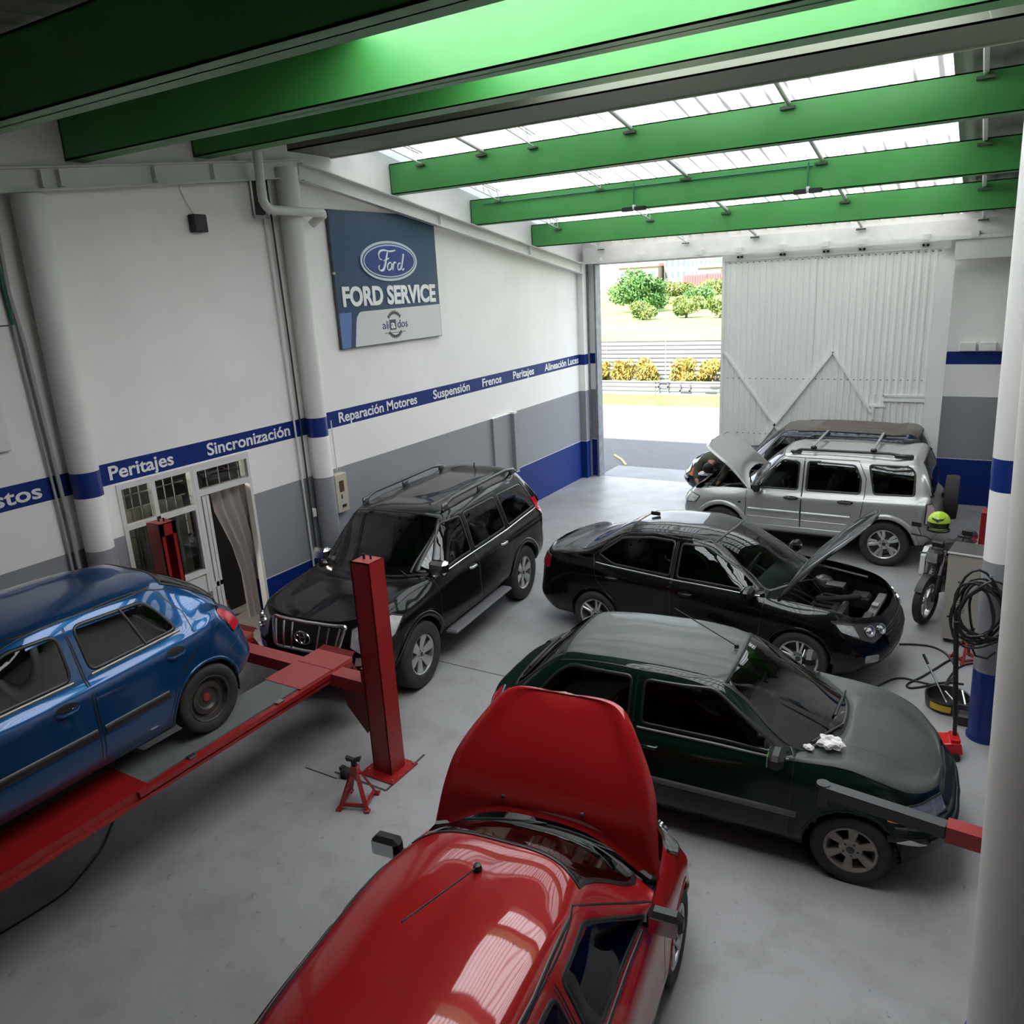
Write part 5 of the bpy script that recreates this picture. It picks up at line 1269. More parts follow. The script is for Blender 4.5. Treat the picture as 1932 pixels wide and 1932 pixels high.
# ------------------------------------------------------------------ office behind the left wall
def office():
    wm = mat('frame_white', (.66,.65,.63), .45, noise=(8,.3,(.5,.49,.46)))
    room = mat('office_wall', (.42,.40,.37), .7, noise=(2,.4,(.3,.28,.26)))
    b = MB(); b.bx((-3.2,3.6,-.02),(-.18,8.0,0)); b.build('floor_2', mat('office_floor', (.25,.24,.22), .6))['kind'] = 'structure'
    b = MB(); b.bx((-3.2,3.6,0),(-3.15,8.0,2.7)); b.bx((-3.2,3.55,0),(-.18,3.6,2.7)); b.bx((-3.2,8.0,0),(-.18,8.05,2.7)); b.bx((-3.2,3.6,2.7),(-.18,8.0,2.75)); b.build('wall_office', room)['kind'] = 'structure'
    # window
    w = empty('window_1', (0,4.84,1.02)); w['kind'] = 'structure'
    def fr(y0, y1, z0, z1, name='window_frame', x0=-.06, x1=.012): MB().bx((x0,y0,z0),(x1,y1,z1)).build(name, wm, w)
    fr(0,.05,-.0,1.56); fr(.92,.96,0,1.56); fr(.05,.92,1.50,1.56); fr(.05,.92,1.04,1.10); fr(.05,.92,.24,.30); fr(.41,.46,.30,1.50); fr(.05,.92,0,.24,'sill_panel',-.05,-.01)
    gl = glass_mat('pane_glass', (.62,.64,.62), 1.0)
    for y0, y1, z0, z1 in ((.05,.41,1.10,1.50),(.46,.92,1.10,1.50),(.05,.41,.30,1.04),(.46,.92,.30,1.04)): MB().bx((-.035,y0,z0),(-.03,y1,z1)).build('pane', gl, w)
    g = mat('grille_pale', (.5,.5,.48), .5)
    for y in (.13,.24,.34,.55,.66,.78): MB().bx((-.14,y,.30),(-.13,y+.012,1.50)).build('grille_bar', g, w)
    for z in (.62,1.22,.9,1.38): MB().bx((-.14,.05,z),(-.13,.92,z+.012)).build('grille_bar', g, w)
    # curtain behind the window
    c = MB(); n = 40; vs = []
    for i in range(n+1):
        y = 4.86+.95*i/n; x = -.30+.03*math.sin(i*1.3)+.015*math.sin(i*.7); vs += [(x,y,1.05),(x,y,2.20)]
    c.add(vs, [(2*i,2*i+1,2*i+3,2*i+2) for i in range(n)])
    tag(c.build('window_curtain', mat('net_curtain', (.40,.41,.38), .8), smooth=True), 'pale net curtain hanging behind the office window', 'curtain')
    # door frame with transom
    d = empty('door_2', (0,5.80,0)); d['kind'] = 'structure'
    def df(y0, y1, z0, z1, name='door_frame', x0=-.08, x1=.014, m=wm): MB().bx((x0,y0,z0),(x1,y1,z1)).build(name, m, d)
    df(0,.055,0,2.58); df(.80,.84,0,2.58); df(.055,.80,2.50,2.58); df(.055,.80,2.20,2.27)
    df(.075,.12,.05,2.19,'side_post'); df(.13,.17,.05,2.19,'side_post'); df(.055,.17,1.05,1.11,'rail')
    for y in (.22,.40,.56,.70): MB().bx((-.05,y,2.27),(-.04,y+.014,2.50)).build('transom_bar', g, d)
    for y in (.22,.56): MB().bx((-.05,y,2.38),(-.04,y+.15,2.392)).build('transom_bar', g, d)
    MB().bx((-.03,.055,2.27),(-.026,.80,2.50)).build('transom_pane', gl, d)
    # door curtain drawn to the right, wardrobe and bottle
    c = MB(); n = 30; vs = []
    for i in range(n+1):
        t = i/n; 
        for z, k in ((2.18,.0),(1.9,.02),(1.4,.20),(1.0,.28),(.35,.30)):
            y0 = 6.16+k; y = y0+(6.85-y0)*t; x = -.24+.035*math.sin(i*1.15+z)*(1-.3*k)+t*.15; vs.append((x,y,z))
    c.add(vs, [(5*i+k,5*i+k+1,5*i+k+6,5*i+k+5) for i in range(n) for k in range(4)])
    tag(c.build('door_curtain', mat('curtain_cloth', (.40,.36,.33), .85), smooth=True), 'beige cloth curtain drawn aside in the office doorway', 'curtain')
    q = tag(MB().bx((-1.98,6.15,0),(-1.40,7.45,2.15),bev=.01).build('wardrobe', mat('wardrobe_black', (.012,.012,.012), .5)), 'black wardrobe standing in the dark office doorway', 'wardrobe')
    MB().bx((-1.40,6.62,1.35),(-1.385,6.68,1.68)).build('label_strip', mat('pale_edge'), q)
    q = empty('plastic_bottle', (-1.20,6.90,0), label='small clear bottle with red label on the office doorway floor', cat='bottle')
    MB().lathe([(0,0),(.04,0),(.042,.10),(.036,.16),(.014,.22),(.014,.25),(0,.25)], n=16).build('bottle_body', mat('bottle_clear', (.35,.33,.32), .1, trans=.6), q, smooth=True)
    MB().lathe([(.0425,.07),(.043,.07),(.043,.14),(.041,.14)], n=16).build('bottle_label', mat('label_red', (.5,.02,.02), .4), q); MB().lathe([(.016,.245),(.016,.27),(0,.27)], n=12).build('bottle_cap', mat('label_red'), q)
office()
lp = bpy.data.lights.new('office_fill','POINT'); lp.energy = 45; lp.color = (1,.93,.85); lp.shadow_soft_size = .12; lo = bpy.data.objects.new('office_fill', lp); lo.location = (-1.2,5.0,2.45); COL.objects.link(lo)  # added fill light to brighten the office interior, no fitting modelled
# ------------------------------------------------------------------ outside
def outside():
    asph = mat('asphalt', (.11,.11,.12), .85, noise=(4,.5,(.14,.14,.145)), bump=(60,.3,.01))
    conc = mat('pavement', (.21,.17,.155), .85, noise=(1.5,.5,(.17,.14,.13)))
    grass = mat('grass_green', (.07,.16,.03), .9, noise=(1.2,.9,(.17,.20,.06)))
    field = mat('field_grass', (.13,.20,.045), .9, noise=(.10,1.0,(.21,.22,.075)))
    corr = mat('galvanised', (.30,.30,.33), .55, metal=.2, noise=(.8,.4,(.24,.23,.23)))
    struct(MB().bx((-30,16.55,-.12),(14,22.6,-.04)).build('floor_road', asph))
    struct(MB().bx((.30,16.44,-.1),(7.2,17.6,-.005)).build('floor_threshold', mat('ramp', (.22,.225,.235), .7, noise=(2,.6,(.32,.32,.33)))))
    b = MB(); b.bx((-30,22.6,-.12),(14,22.85,.08)); struct(b.build('trim_5', mat('kerb', (.34,.32,.30), .8)))
    struct(MB().bx((-30,22.85,-.1),(14,26.2,.07)).build('floor_pavement', conc))
    b = MB(); b.add([(-40,26.2,.07),(14,26.2,.07),(14,28.2,.42),(-40,28.2,.42)], [(0,1,2,3)]); struct(b.build('floor_verge', grass))
    b = MB(); b.add([(-220,28.2,.35),(60,28.2,.35),(60,104,.0),(-220,104,.0),(60,117,2.7),(-220,117,2.7),(60,260,3.2),(-220,260,3.2)], [(0,1,2,3),(3,2,4,5),(5,4,6,7)]); struct(b.build('floor_field', field))
    tag(MB().tube([(-.30,18.75,-.03),(.1,18.3,-.03),(.45,17.75,-.03)], .03, 6).build('kerb_line', mat('kerb_yellow', (.6,.5,.2), .7)), 'short yellow line curving on the road outside the gate', 'line')
    def corr_fence(name, x0, x1, y, z0, z1, label, hori=True):
        t = empty(name, (0,0,0), label=label, cat='fence'); x = x0; k = 0
        while x < x1:
            w_ = 2.35; n = int((z1-z0)/.076*4); vs = []
            yy = y+.02*(k % 2)
            for i in range(n+1):
                z = z0+(z1-z0)*i/n; o = .022*math.sin(2*math.pi*(z-z0)/.152); vs += [(x,yy+o,z),(x+w_,yy+o,z)]
            MB().add(vs, [(2*i,2*i+1,2*i+3,2*i+2) for i in range(n)]).build('corrugated_sheet', corr, t, smooth=True); x += w_+.02; k += 1
        return t
    corr_fence('sheet_fence', -9.5, 4.0, 28.4, .35, 2.12, 'corrugated metal sheet fence across the street behind the yellow hedge')
    corr_fence('low_sheet_fence', -9.5, 4.0, 27.35, .18, .78, 'low corrugated sheet strip at the foot of the yellow hedge')
    mk = MB()
    for x in (-2.3,-1.95,-1.5,-1.15): mk.bx((x,27.31,.40),(x+.06,27.325,.74))
    for x0, z in ((-2.3,.72),(-2.3,.55),(-1.5,.42),(-.4,.6),(-.1,.5),(-.6,.42)): mk.bx((x0,27.31,z),(x0+.42,27.325,z+.05))
    m_ = mk.build('painted_marks', mat('graffiti', (.10,.10,.12), .7), bpy.data.objects['low_sheet_fence']); m_['kind'] = 'stuff'
    # foliage helper: leaf cards as real small quads over a lumpy volume
    def foliage(name, cx, cy, cz, rx, ry, rz, n, size, m, parent, rnd, droop=False):
        vs = []; fs = []
        lobes = [(rnd.uniform(-.6,.6)*rx, rnd.uniform(-.6,.6)*ry, rnd.uniform(-.5,.55)*rz, rnd.uniform(.35,.6)) for _ in range(12)]+[(0,0,0,.75)]
        for i in range(n):
            lx, ly, lz, lr = rnd.choice(lobes); th = rnd.uniform(0, 2*math.pi); ph = math.acos(rnd.uniform(-1,1)); q = lr*(rnd.random()**.4)
            p = Vector((cx+lx+q*rx*math.sin(ph)*math.cos(th), cy+ly+q*ry*math.sin(ph)*math.sin(th), cz+lz+q*rz*math.cos(ph)))
            a = Vector((rnd.gauss(0,1), rnd.gauss(0,1), rnd.gauss(0,1)+(-1.5 if droop else .3))).normalized()*size*rnd.uniform(.6,1.4); b = a.cross(Vector((rnd.gauss(0,1),rnd.gauss(0,1),rnd.gauss(0,1)))).normalized()*size*.35
            k = len(vs); vs += [p-a*.5, p+b*.5, p+a*.5, p-b*.5]; fs.append((k,k+1,k+2,k+3))
        return MB().add(vs, fs).build(name, m, parent)
    rnd = random.Random(3)
    leafg = mat('leaf_green', (.06,.16,.04), .6, noise=(.8,.8,(.16,.28,.07))); leafy = mat('leaf_yellow', (.36,.27,.06), .7, noise=(1.5,.9,(.26,.24,.05))); leafo = mat('leaf_olive', (.14,.20,.05), .6, noise=(.6,.8,(.24,.26,.08)))
    x = -6.2; k = 0
    words = ['far left end','left','left of centre','near the centre gap','right of the centre gap','right','far right']
    while k < 7:
        w_ = .95; g = .35 if k == 3 else 0
        t = empty('hedge_bush', (x+w_/2,27.75,.3), label='dry yellow hedge bush by the sheet fence outside, %s' % words[k], cat='bush', group='yellow hedge across the street')
        foliage('foliage', 0, 0, .75, w_*.56, .28, .52, 2600, .15, leafy, t, rnd, droop=True)['kind'] = 'stuff'
        MB().tube([(0,0,0),(.02,0,.5)], .03, 6).build('stem', mat('bark', (.10,.07,.04), .8), t); x += w_+g; k += 1
    def tree(px, Y, base, top, hw, label, m, n, s):
        t = empty('tree' if top-base > 3 else 'shrub', (px,Y,base), label=label, cat='tree' if top-base > 3 else 'shrub'); h = top-base
        foliage('foliage', 0, 0, h*.52, hw, hw*.8, h*.5, n, s, m, t, rnd)['kind'] = 'stuff'
        MB().tube([(0,0,-.1),(.1,0,h*.3),(.0,.1,h*.6)], [.16,.12,.06], 8).build('trunk', mat('bark'), t)
    # sizes follow from the distances: (x, y, base z, top z, half width)
    tree(-32.2,100,-.1,5.4,4.0,'large round green tree in the field outside, left', leafg, 9000, .6)
    tree(-25.0,104,-.1,3.0,2.2,'small green tree beside the large round one', leafg, 2500, .45)
    tree(-23.6,80,.1,2.0,1.6,'olive shrub patch in the field, left one', leafo, 3500, .34)
    tree(-19.6,82,.1,2.3,1.7,'olive shrub patch in the field, middle one', leafo, 3500, .34)
    tree(-15.4,80,.1,2.4,1.7,'olive shrub patch in the field, right one', leafo, 3000, .34)
    tree(-31.5,113,1.0,3.9,3.0,'pale green bush row behind the shrubs', leafo, 3000, .5)
    tree(-25.6,113,1.0,3.8,3.0,'pale green bush beside the gate edge, far off', leafo, 3000, .5)
    redm = mat('container_red', (.50,.08,.09), .6, noise=(1,.3,(.42,.10,.10))); brick = mat('roof_clay', (.55,.26,.18), .8)
    for i, (x0, x1, z1, y) in enumerate(((-32.6,-28.9,4.35,119),(-28.8,-25.0,4.45,119))):
        o = MB().bx((x0,y,2.7),(x1,y+6,z1)); o = tag(o.build('cargo_container', redm), 'red cargo container in the far yard, %s' % ('left one' if i == 0 else 'right one beside the gate'), 'container')
        for k in range(9): MB().bx((x0+.3+k*.38,y-.06,2.9),(x0+.42+k*.38,y,z1-.2)).build('rib', redm, o)
    # far buildings
    def bld(x0, x1, y, z1, m, label, rows=2, cols=4, roof=None):
        o = tag(MB().bx((x0,y,2.2),(x1,y+8,z1)).build('building', m), label, 'building')
        wd = mat('window_dark', (.10,.12,.14), .3)
        for r_ in range(rows):
            for c_ in range(cols):
                xx = x0+(x1-x0)*(c_+.25)/cols; zz = 3.2+(z1-3.2)*(.15+.8*r_/rows); MB().bx((xx,y-.05,zz),(xx+(x1-x0)/cols*.5,y,zz+(z1-3.2)/rows*.4)).build('window', wd, o)
        if roof: MB().bx((x0-.3,y-.3,z1),(x1+.3,y+8,z1+.5)).build('roof', roof, o)
    wh = mat('render_white', (.36,.35,.34), .8); tan = mat('render_tan', (.30,.25,.22), .8); teal = mat('roof_teal', (.08,.30,.24), .6)
    bld(-56,-48,150,6.3,tan,'tan building far off at the left edge of the gate',2,4,brick)
    bld(-47.5,-43,152,8.6,wh,'white far building with teal roof above the big tree',2,4,teal)
    bld(-42.5,-37.5,150,8.0,wh,'white far building with two rows of windows',2,6)
    bld(-37,-33,140,5.4,tan,'low clay-roofed shed left of the red containers',1,3,brick)
    bld(-41,-33,172,8.6,mat('render_grey', (.27,.28,.29), .8),'grey far block behind the red containers',3,6)
    bld(-37,-29,160,7.6,wh,'white far block near the gate edge with teal roof',2,5,teal)
    hill = MB(); n = 40; vs = []
    for i in range(n+1):
        x = -260+330*i/n; vs += [(x,260,-1),(x,260,8+3.0*math.sin(i*.7)+1.5*math.sin(i*1.9)),(x,330,14+3*math.sin(i*.5))]
    hill.add(vs, [(3*i+k,3*i+k+1,3*i+k+4,3*i+k+3) for i in range(n) for k in range(2)]); struct(hill.build('floor_hills', mat('hill_haze', (.30,.31,.31), .9, noise=(.05,.8,(.22,.25,.22))), smooth=True))
    for x, y, h, l in ((-29.5,135,12,'thin far lamp post above the white building'),(-24.0,117.5,11,'thin far pole in front of the red containers')):
        o = tag(MB().tube([(x,y,0),(x,y,h)], .10, 6).build('lamp_post', mat('pole_grey', (.5,.5,.5), .6)), l, 'post'); MB().box((x+.4,y,h),(.9,.15,.12)).build('lamp_head', mat('pole_grey'), o)
    for x, l in ((-8.1,'left, hidden by the wall'),(3.1,'right, hidden by the gate')):
        tag(MB().tube([(x,24.5,0),(x,24.5,7.2)], [.14,.10], 10).build('utility_pole', mat('pole_grey', (.5,.5,.5), .6)), 'grey utility pole on the pavement across the street, %s' % l, 'pole')
    for z0, z1 in ((5.35,5.75),(5.15,5.5)):
        tag(MB().tube([(-8.1,24.5,z0),(-3,24.5,(z0+z1)/2-.05),(3.1,24.5,z1)], .012, 5).build('overhead_cable', black_pl), 'thin black overhead cable across the street, %s' % ('upper' if z0 > 5.3 else 'lower'), 'cable')
outside()
# ------------------------------------------------------------------ four-post lift
red = red_paint; deckm = mat('deck_grey', (.12,.12,.125), .6, noise=(6,.5,(.18,.18,.18))); redtop = mat('red_tread', (.36,.065,.065), .45, bump=(60,.4,.01), noise=(9,.4,(.28,.045,.045))); plate = mat('plate_grey', (.13,.135,.135), .5, noise=(8,.5,(.09,.095,.09)))
def lift():
    t = empty('car_lift', (0,0,0), label='red four-post car lift carrying the blue hatchback', cat='car lift')
    def post(x, y, slot):
        b = MB(); w, d, h = .22, .20, 2.14
        th = .012
        b.bx((x-w/2,y-d/2,0),(x-w/2+th,y+d/2,h)); b.bx((x-w/2,y+d/2-th,0),(x+w/2,y+d/2,h)); b.bx((x-w/2,y-d/2,0),(x+w/2,y-d/2+th,h))
        if slot: b.bx((x+w/2-th,y-d/2,0),(x+w/2,y-d/2+.05,h)); b.bx((x+w/2-th,y+d/2-.05,0),(x+w/2,y+d/2,h)); b.bx((x+w/2-th,y-d/2,h-.14),(x+w/2,y+d/2,h))
        else: b.bx((x+w/2-th,y-d/2,0),(x+w/2,y+d/2,h))
        o = b.build('post', red, t)
        MB().bx((x-w/2,y-d/2,h-.012),(x+w/2,y+d/2,h)).build('post_cap', redtop, o)
        MB().bx((x-.20,y-.20,0),(x+.20,y+.18,.018)).build('base_plate', red, o)
        MB().tube([(x-.03,y,h),(x-.03,y,h+.05)], .012, 8).build('cable_stud', black_pl, o); MB().tube([(x+.03,y+.02,h),(x+.03,y+.02,h+.04)], .010, 8).build('cable_stud', black_pl, o)
        for dx, dy in ((-.17,-.17),(.17,-.17),(.17,.15)): MB().lathe([(.012,.018),(.012,.035),(0,.035)], (x+dx,y+dy,0), n=6).build('anchor_bolt', steel, o)
    post(3.31, 4.99, False); post(.30, 5.09, True); post(3.31, .35, False); post(.30, .35, True)
    for y in (5.06,.35):
        b = MB(); b.bx((.40,y-.085,.76),(3.22,y+.085,.875)); o = b.build('cross_beam', red, t)
        MB().bx((.40,y-.085,.875),(3.22,y+.085,.882)).build('beam_top', redtop, o)
        for x in (3.16,.44): MB().bx((x-.05,y-.11,.62),(x+.05,y+.11,1.04)).build('carriage', red, o)
    for x0, side in ((2.20,1),(.77,-1)):
        x1 = x0+.47
        b = MB(); b.bx((x0,.0,.80),(x1,2.95,.885)); o = b.build('runway', red, t)
        MB().bx((x0,2.95,.80),(x1,4.55,.86)).build('slip_plate_bed', deckm, o)
        MB().bx((x0,.0,.885),(x1,3.0,.895)).build('deck_plate', red, o)
        MB().bx((x0+.02,3.0,.86),(x1-.04,4.62,.895)).build('slip_plate', plate, o)
        MB().bx((x0,4.60,.86),(x1,5.02,.90)).build('tread_plate', redtop, o); MB().bx((x0,5.03,.86),(x1,5.32,.90)).build('tread_plate', redtop, o)
        MB().bx((x0,4.55,.80),(x1,5.30,.86)).build('runway_end', red, o)
        xo = x1 if side > 0 else x0
        MB().bx((xo-.03,2.9,.84),(xo+.03,5.26,.885)).build('side_rail', red, o); MB().bx((xo-.02,0,.79),(xo+.02,5.2,.82)).build('lower_rail', red, o)
        xi = x0 if side > 0 else x1
        MB().bx((xi-.14*side-.02,.2,.84),(xi-.01*side,3.3,.872)).build('inner_plate', plate, o)
        for y in (3.4,4.35): MB().box((xo-.01,y,.897),(.05,.07,.012)).build('stop_clip', steel, o)
        # approach ramp hanging at the end
        q = MB(); M_ = Matrix.Rotation(R(-62), 3, 'X').to_4x4()
        q.box(((x0+x1)/2,5.42,.62),(.46,.60,.03),M=M_); q.bx((x0,5.26,.55),(x0+.02,5.42,.88)); o2 = q.build('approach_ramp', mat('ramp_red_dark', (.16,.008,.01), .5), t)
        MB().add([(x0-.0,5.32,.90),(x1,5.32,.90),(x1-.02,5.38,.93),(x0+.03,5.38,.93),(x0+.03,5.40,.90),(x1-.02,5.40,.90)], [(0,1,2,3),(3,2,5,4)]).build('stop_flap', mat('ramp_red_dark'), t)
    for x in (.62,2.98):
        MB().add([(x-.16,5.0,.80),(x+.20,5.0,.80),(x+.20,5.03,.50),(x+.05,5.04,.28),(x-.16,5.02,.55)], [(0,1,2,3,4)]).build('gusset_plate', mat('ramp_red_dark'), t)
lift()

def jack_stand(x, y, rz, s, label, saddle=None, rot=0):
    t = empty('jack_stand', (x,y,0), rz, label=label, cat='jack stand')
    h = .30*s; w = .13*s
    for sx in (-1,1):
        for sy in (-1,1):
            q = MB(); q.bar((sx*w,sy*w,.0),(sx*.032*s,sy*.032*s,h),.035*s,.02*s); q.box((sx*w,sy*w,.012),(.05*s,.05*s,.02)); q.build('leg', red, t)
    for sx in (-1,1): MB().bar((sx*w*.85,-w*.85,h*.16),(sx*w*.85,w*.85,h*.16),.02*s,.03*s).build('brace', red, t)
    MB().bar((-w*.85,-w*.85,h*.16),(w*.85,-w*.85,h*.16),.02*s,.03*s).build('brace', red, t)
    MB().box((0,0,h+.02*s),(.075*s,.075*s,.11*s),bev=.008).build('collar', red, t)
    MB().box((0,0,h+.09*s),(.04*s,.04*s,.10*s)).build('ratchet_bar', black_pl, t)
    MB().add([(-.06*s,-.02*s,h+.13*s),(.06*s,-.02*s,h+.13*s),(.07*s,-.02*s,h+.17*s),(.0,-.02*s,h+.145*s),(-.07*s,-.02*s,h+.17*s),(-.06*s,.02*s,h+.13*s),(.06*s,.02*s,h+.13*s),(.07*s,.02*s,h+.17*s),(.0,.02*s,h+.145*s),(-.07*s,.02*s,h+.17*s)],
             [(0,1,2,3,4),(9,8,7,6,5),(0,5,6,1),(1,6,7,2),(2,7,8,3),(3,8,9,4),(4,9,5,0)]).build('saddle', black_pl, t)
    MB().tube([(.04*s,0,h),(.11*s,0,h+.02*s),(.14*s,0,h+.06*s)], .006*s, 6).build('release_handle', red, t)
jack_stand(3.38, 4.46, R(20), 1.0, 'red jack stand on the floor beside the red lift post')
jack_stand(8.0, 9.62, R(35), .85, 'red jack stand by the banded column under the cable coil')
b = MB(); b.box((0,0,.05),(.10,.10,.09),bev=.02); b.box((-.04,0,.09),(.04,.05,.03)); o = tag(b.build('rubber_block', mat('rubber'), loc=(3.02,4.70,0)), 'small black block beside the foot of the red lift post', 'block')
wpipe([(1.40,3.45,.012),(1.60,3.22,.012),(1.82,2.98,.012),(1.98,2.68,.012),(2.05,2.45,.012),(2.0,1.9,.012)], .008, black_pl, 'thin black cable on the floor under the red lift runway', name='floor_cable')

# ------------------------------------------------------------------ right side
# hoses on the floor
wpipe([(7.30,9.74,.01),(7.45,9.80,.01),(7.65,9.82,.01),(7.80,9.68,.01),(7.90,9.40,.01),(7.92,9.2,.01),(7.86,8.95,.01),(7.80,8.75,.01)], .013, black_pl, 'black hose lying in a loop on the floor by the black sedan', name='floor_hose')
wpipe([(7.98,9.66,.01),(7.84,9.52,.01),(7.72,9.25,.01),(7.60,8.98,.01),(7.48,8.75,.01),(7.50,8.66,.01),(7.62,8.74,.01),(7.80,8.92,.01),(8.0,8.98,.01)], .012, black_pl, 'black hose crossing the floor toward the drain pan', name='floor_hose')
wpipe([(8.10,9.56,.01),(7.98,9.45,.01),(7.90,9.25,.01),(7.84,8.95,.01),(7.82,8.6,.03)], .012, black_pl, 'black hose from the banded column to the drain pan', name='floor_hose')
wpipe([(7.10,8.35,.01),(7.35,8.82,.01),(7.6,8.84,.01),(7.85,8.80,.01),(8.05,8.72,.01)], .012, black_pl, 'black hose on the floor in front of the sedan bumper', name='floor_hose')
def drain_pan():
    t = empty('drain_pan', (7.87,8.42,0), label='round black and yellow drain pan full of tools on the floor', cat='pan')
    MB().lathe([(0,.01),(.17,.01),(.19,.03),(.20,.13),(.215,.135),(.215,.12),(.205,.025),(.18,0),(0,0)], n=36).build('pan', mat('pan_black', (.02,.02,.018), .35), t, smooth=True)
    q = MB(); q.lathe([(.208,.04),(.214,.04),(.219,.105),(.213,.105)], n=10, a0=R(225), a1=R(280)); q.build('yellow_label', mat('label_yellow', (.55,.33,.02), .5), t)
    for nm, pts, r, m, l in (('screwdriver',[(7.66,8.62,.33),(7.86,8.40,.05)],.010,chrome,'long steel screwdriver leaning out of the drain pan'),('spanner',[(7.84,8.55,.10),(7.98,8.36,.05)],.012,steel,'steel spanner lying in the drain pan'),('ratchet',[(7.99,8.54,.15),(8.03,8.42,.06)],.014,steel,'steel ratchet at the right side of the drain pan')):
        o = tag(MB().tube(pts, r, 8).build(nm, m), l, 'tool')
        if nm == 'screwdriver': MB().tube([(7.655,8.625,.34),(7.60,8.68,.42)], .014, 8).build('grip', black_pl, o)
    b = MB(); b.box((0,0,.06),(.16,.13,.12),bev=.02); b.tube([(-.05,0,.12),(-.05,.02,.19),(.05,.02,.19),(.05,0,.12)], .01, 6)
    tag(b.build('oil_can', mat('pan_black'), loc=(8.02,8.13,0)), 'small black can with handle below the drain pan', 'can')
drain_pan()
def floor_jack():
    t = empty('floor_jack', (7.90,7.52,0), R(12), label='red trolley jack with upright black handle beside the green car', cat='jack')
    b = MB(); 
    for sy in (-1,1): b.prism([(-.30,.05),(-.30,.10),(.0,.15),(.10,.16),(.12,.06),(.0,.04)], sy*.10-.008, sy*.10+.008, lambda u, v, h: (u,h,v))
    b.bx((-.12,-.10,.13),(.06,.10,.145)); b.build('frame', mat('jack_red', (.55,.015,.02), .3, coat=.6), t)
    MB().bx((-.26,-.06,.08),(-.10,.06,.12),bev=.01).build('lift_arm', mat('jack_red'), t); MB().lathe([(0,.12),(.05,.12),(.055,.14),(0,.14)], (-.28,0,.0), n=16).build('saddle', black_pl, t)
    MB().box((.06,0,.13),(.08,.16,.12),bev=.01).build('handle_socket', mat('jack_red'), t)
    for sx, r_ in ((-.26,.045),(.06,.035)):
        for sy in (-1,1): MB().lathe([(0,-.02),(r_,-.02),(r_,.02),(0,.02)], (sx,sy*.13,r_), 'Y', 16).build('wheel', black_pl, t)
    MB().tube([(.06,0,.16),(.05,.0,.35)], .018, 10).build('handle_base', black_pl, t); MB().tube([(.05,0,.35),(-.02,.05,1.30)], .022, 10).build('handle', black_pl, t)
floor_jack()
def cabinet():
    t = empty('steel_cabinet', (7.98,10.2,0), R(-8), label='beige steel cabinet on castors in front of the motorbike', cat='cabinet')
    be = mat('cabinet_beige', (.36,.33,.28), .5, noise=(6,.4,(.28,.25,.21)))
    MB().bx((-.24,-.22,.06),(.28,.22,1.13),bev=.006).build('body', be, t); MB().bx((-.25,-.23,1.13),(.29,.23,1.15)).build('cabinet_top', mat('cabinet_dark', (.06,.06,.055), .5), t); MB().bx((-.25,-.235,1.135),(.29,-.225,1.155)).build('top_edge', mat('frame_white'), t)
    for i in range(6): MB().bx((-.12,-.224,.42+i*.03),(-.02,-.221,.43+i*.03)).build('vent_slot', mat('slot_dark'), t)
    for x, z in ((-.10,.80),(-.10,.66),(.12,.80),(-.18,.35)): MB().lathe([(0,-.006),(.012,-.006),(.012,0)], (x,-.221,z), 'Y', 10).build('screw', black_pl, t)
    for x in (-.18,.22):
        for y in (-.16,.16): MB().lathe([(0,-.015),(.03,-.015),(.03,.015),(0,.015)], (x,y,.03), 'Y', 12).build('castor', black_pl, t)
cabinet()
def cable_coil():
    rnd = random.Random(11); t = empty('cable_coil', (8.0,7.78,1.35), label='big tangled coil of black cable hanging on the banded column', cat='cable')
    for i in range(9):
        cx, cz = rnd.uniform(-.02,.10), rnd.uniform(-.06,.05); rx, rz = rnd.uniform(.13,.22), rnd.uniform(.22,.38); ph = rnd.uniform(0,6); pts = []
        for k in range(26):
            a = 2*math.pi*k/26; wob = 1+.10*math.sin(3*a+ph); pts.append((cx+rx*wob*math.cos(a), -.06-.10*math.sin(a*1+ph)*.3+rnd.uniform(-.01,.01)-i*.008, cz+rz*wob*math.sin(a)))
        MB().tube(pts, .011, 7, closed=True).build('cable_turn', black_pl, t, smooth=True)
    MB().tube([(.06,0,.36),(.10,-.12,.38)], .012, 8).build('hook', steel, t)
    MB().tube([(.0,-.1,-.3),(.05,-.1,-.40),(.14,-.08,-.42),(.2,0,-.38)], .010, 7).build('loose_end', black_pl, t, smooth=True)
cable_coil()
b = MB(); b.tube([(8.42,7.45,0.0),(8.40,7.45,1.2),(8.37,7.45,3.2)], .05, 12); o = tag(b.build('dark_pipe', mat('cable_dark'), smooth=True), 'dark vertical pipe just right of the banded column', 'pipe')
def two_post(x, y, h, label, arm=None):
    t = empty('lift_post', (x,y,0), label=label, cat='lift post')
    MB().bx((-.11,-.12,0),(.11,.12,h)).build('post', red, t); MB().bx((-.112,-.122,h),(.112,.122,h+.01)).build('post_cap', redtop, t)
    MB().bx((-.22,-.22,0),(.22,.22,.02)).build('base_plate', red, t); MB().bx((-.20,-.15,.25),(.0,.15,.98)).build('carriage', red, t)
    if arm:
        a, m_, e = [Vector(p)-Vector((x,y,0)) for p in arm]
        MB().bar(a, m_, .11, .11).build('arm_outer', red, t); MB().bar(m_, e, .085, .085).build('arm_inner', mat('arm_black', (.035,.035,.038), .45), t)
        MB().lathe([(0,-.12),(.03,-.12),(.03,.02),(.045,.025),(.045,.05),(0,.05)], e-Vector((.0,0,.0)), n=16).build('arm_pad', mat('arm_black'), t)
two_post(8.22, 12.6, 1.50, 'short red lift post standing behind the banded column')
two_post(8.80, 4.80, 1.9, 'red lift post with long black-ended arm reaching over the green car front wheel', [(8.80,4.80,1.02),(7.95,4.87,1.02),(7.20,5.02,.98)])
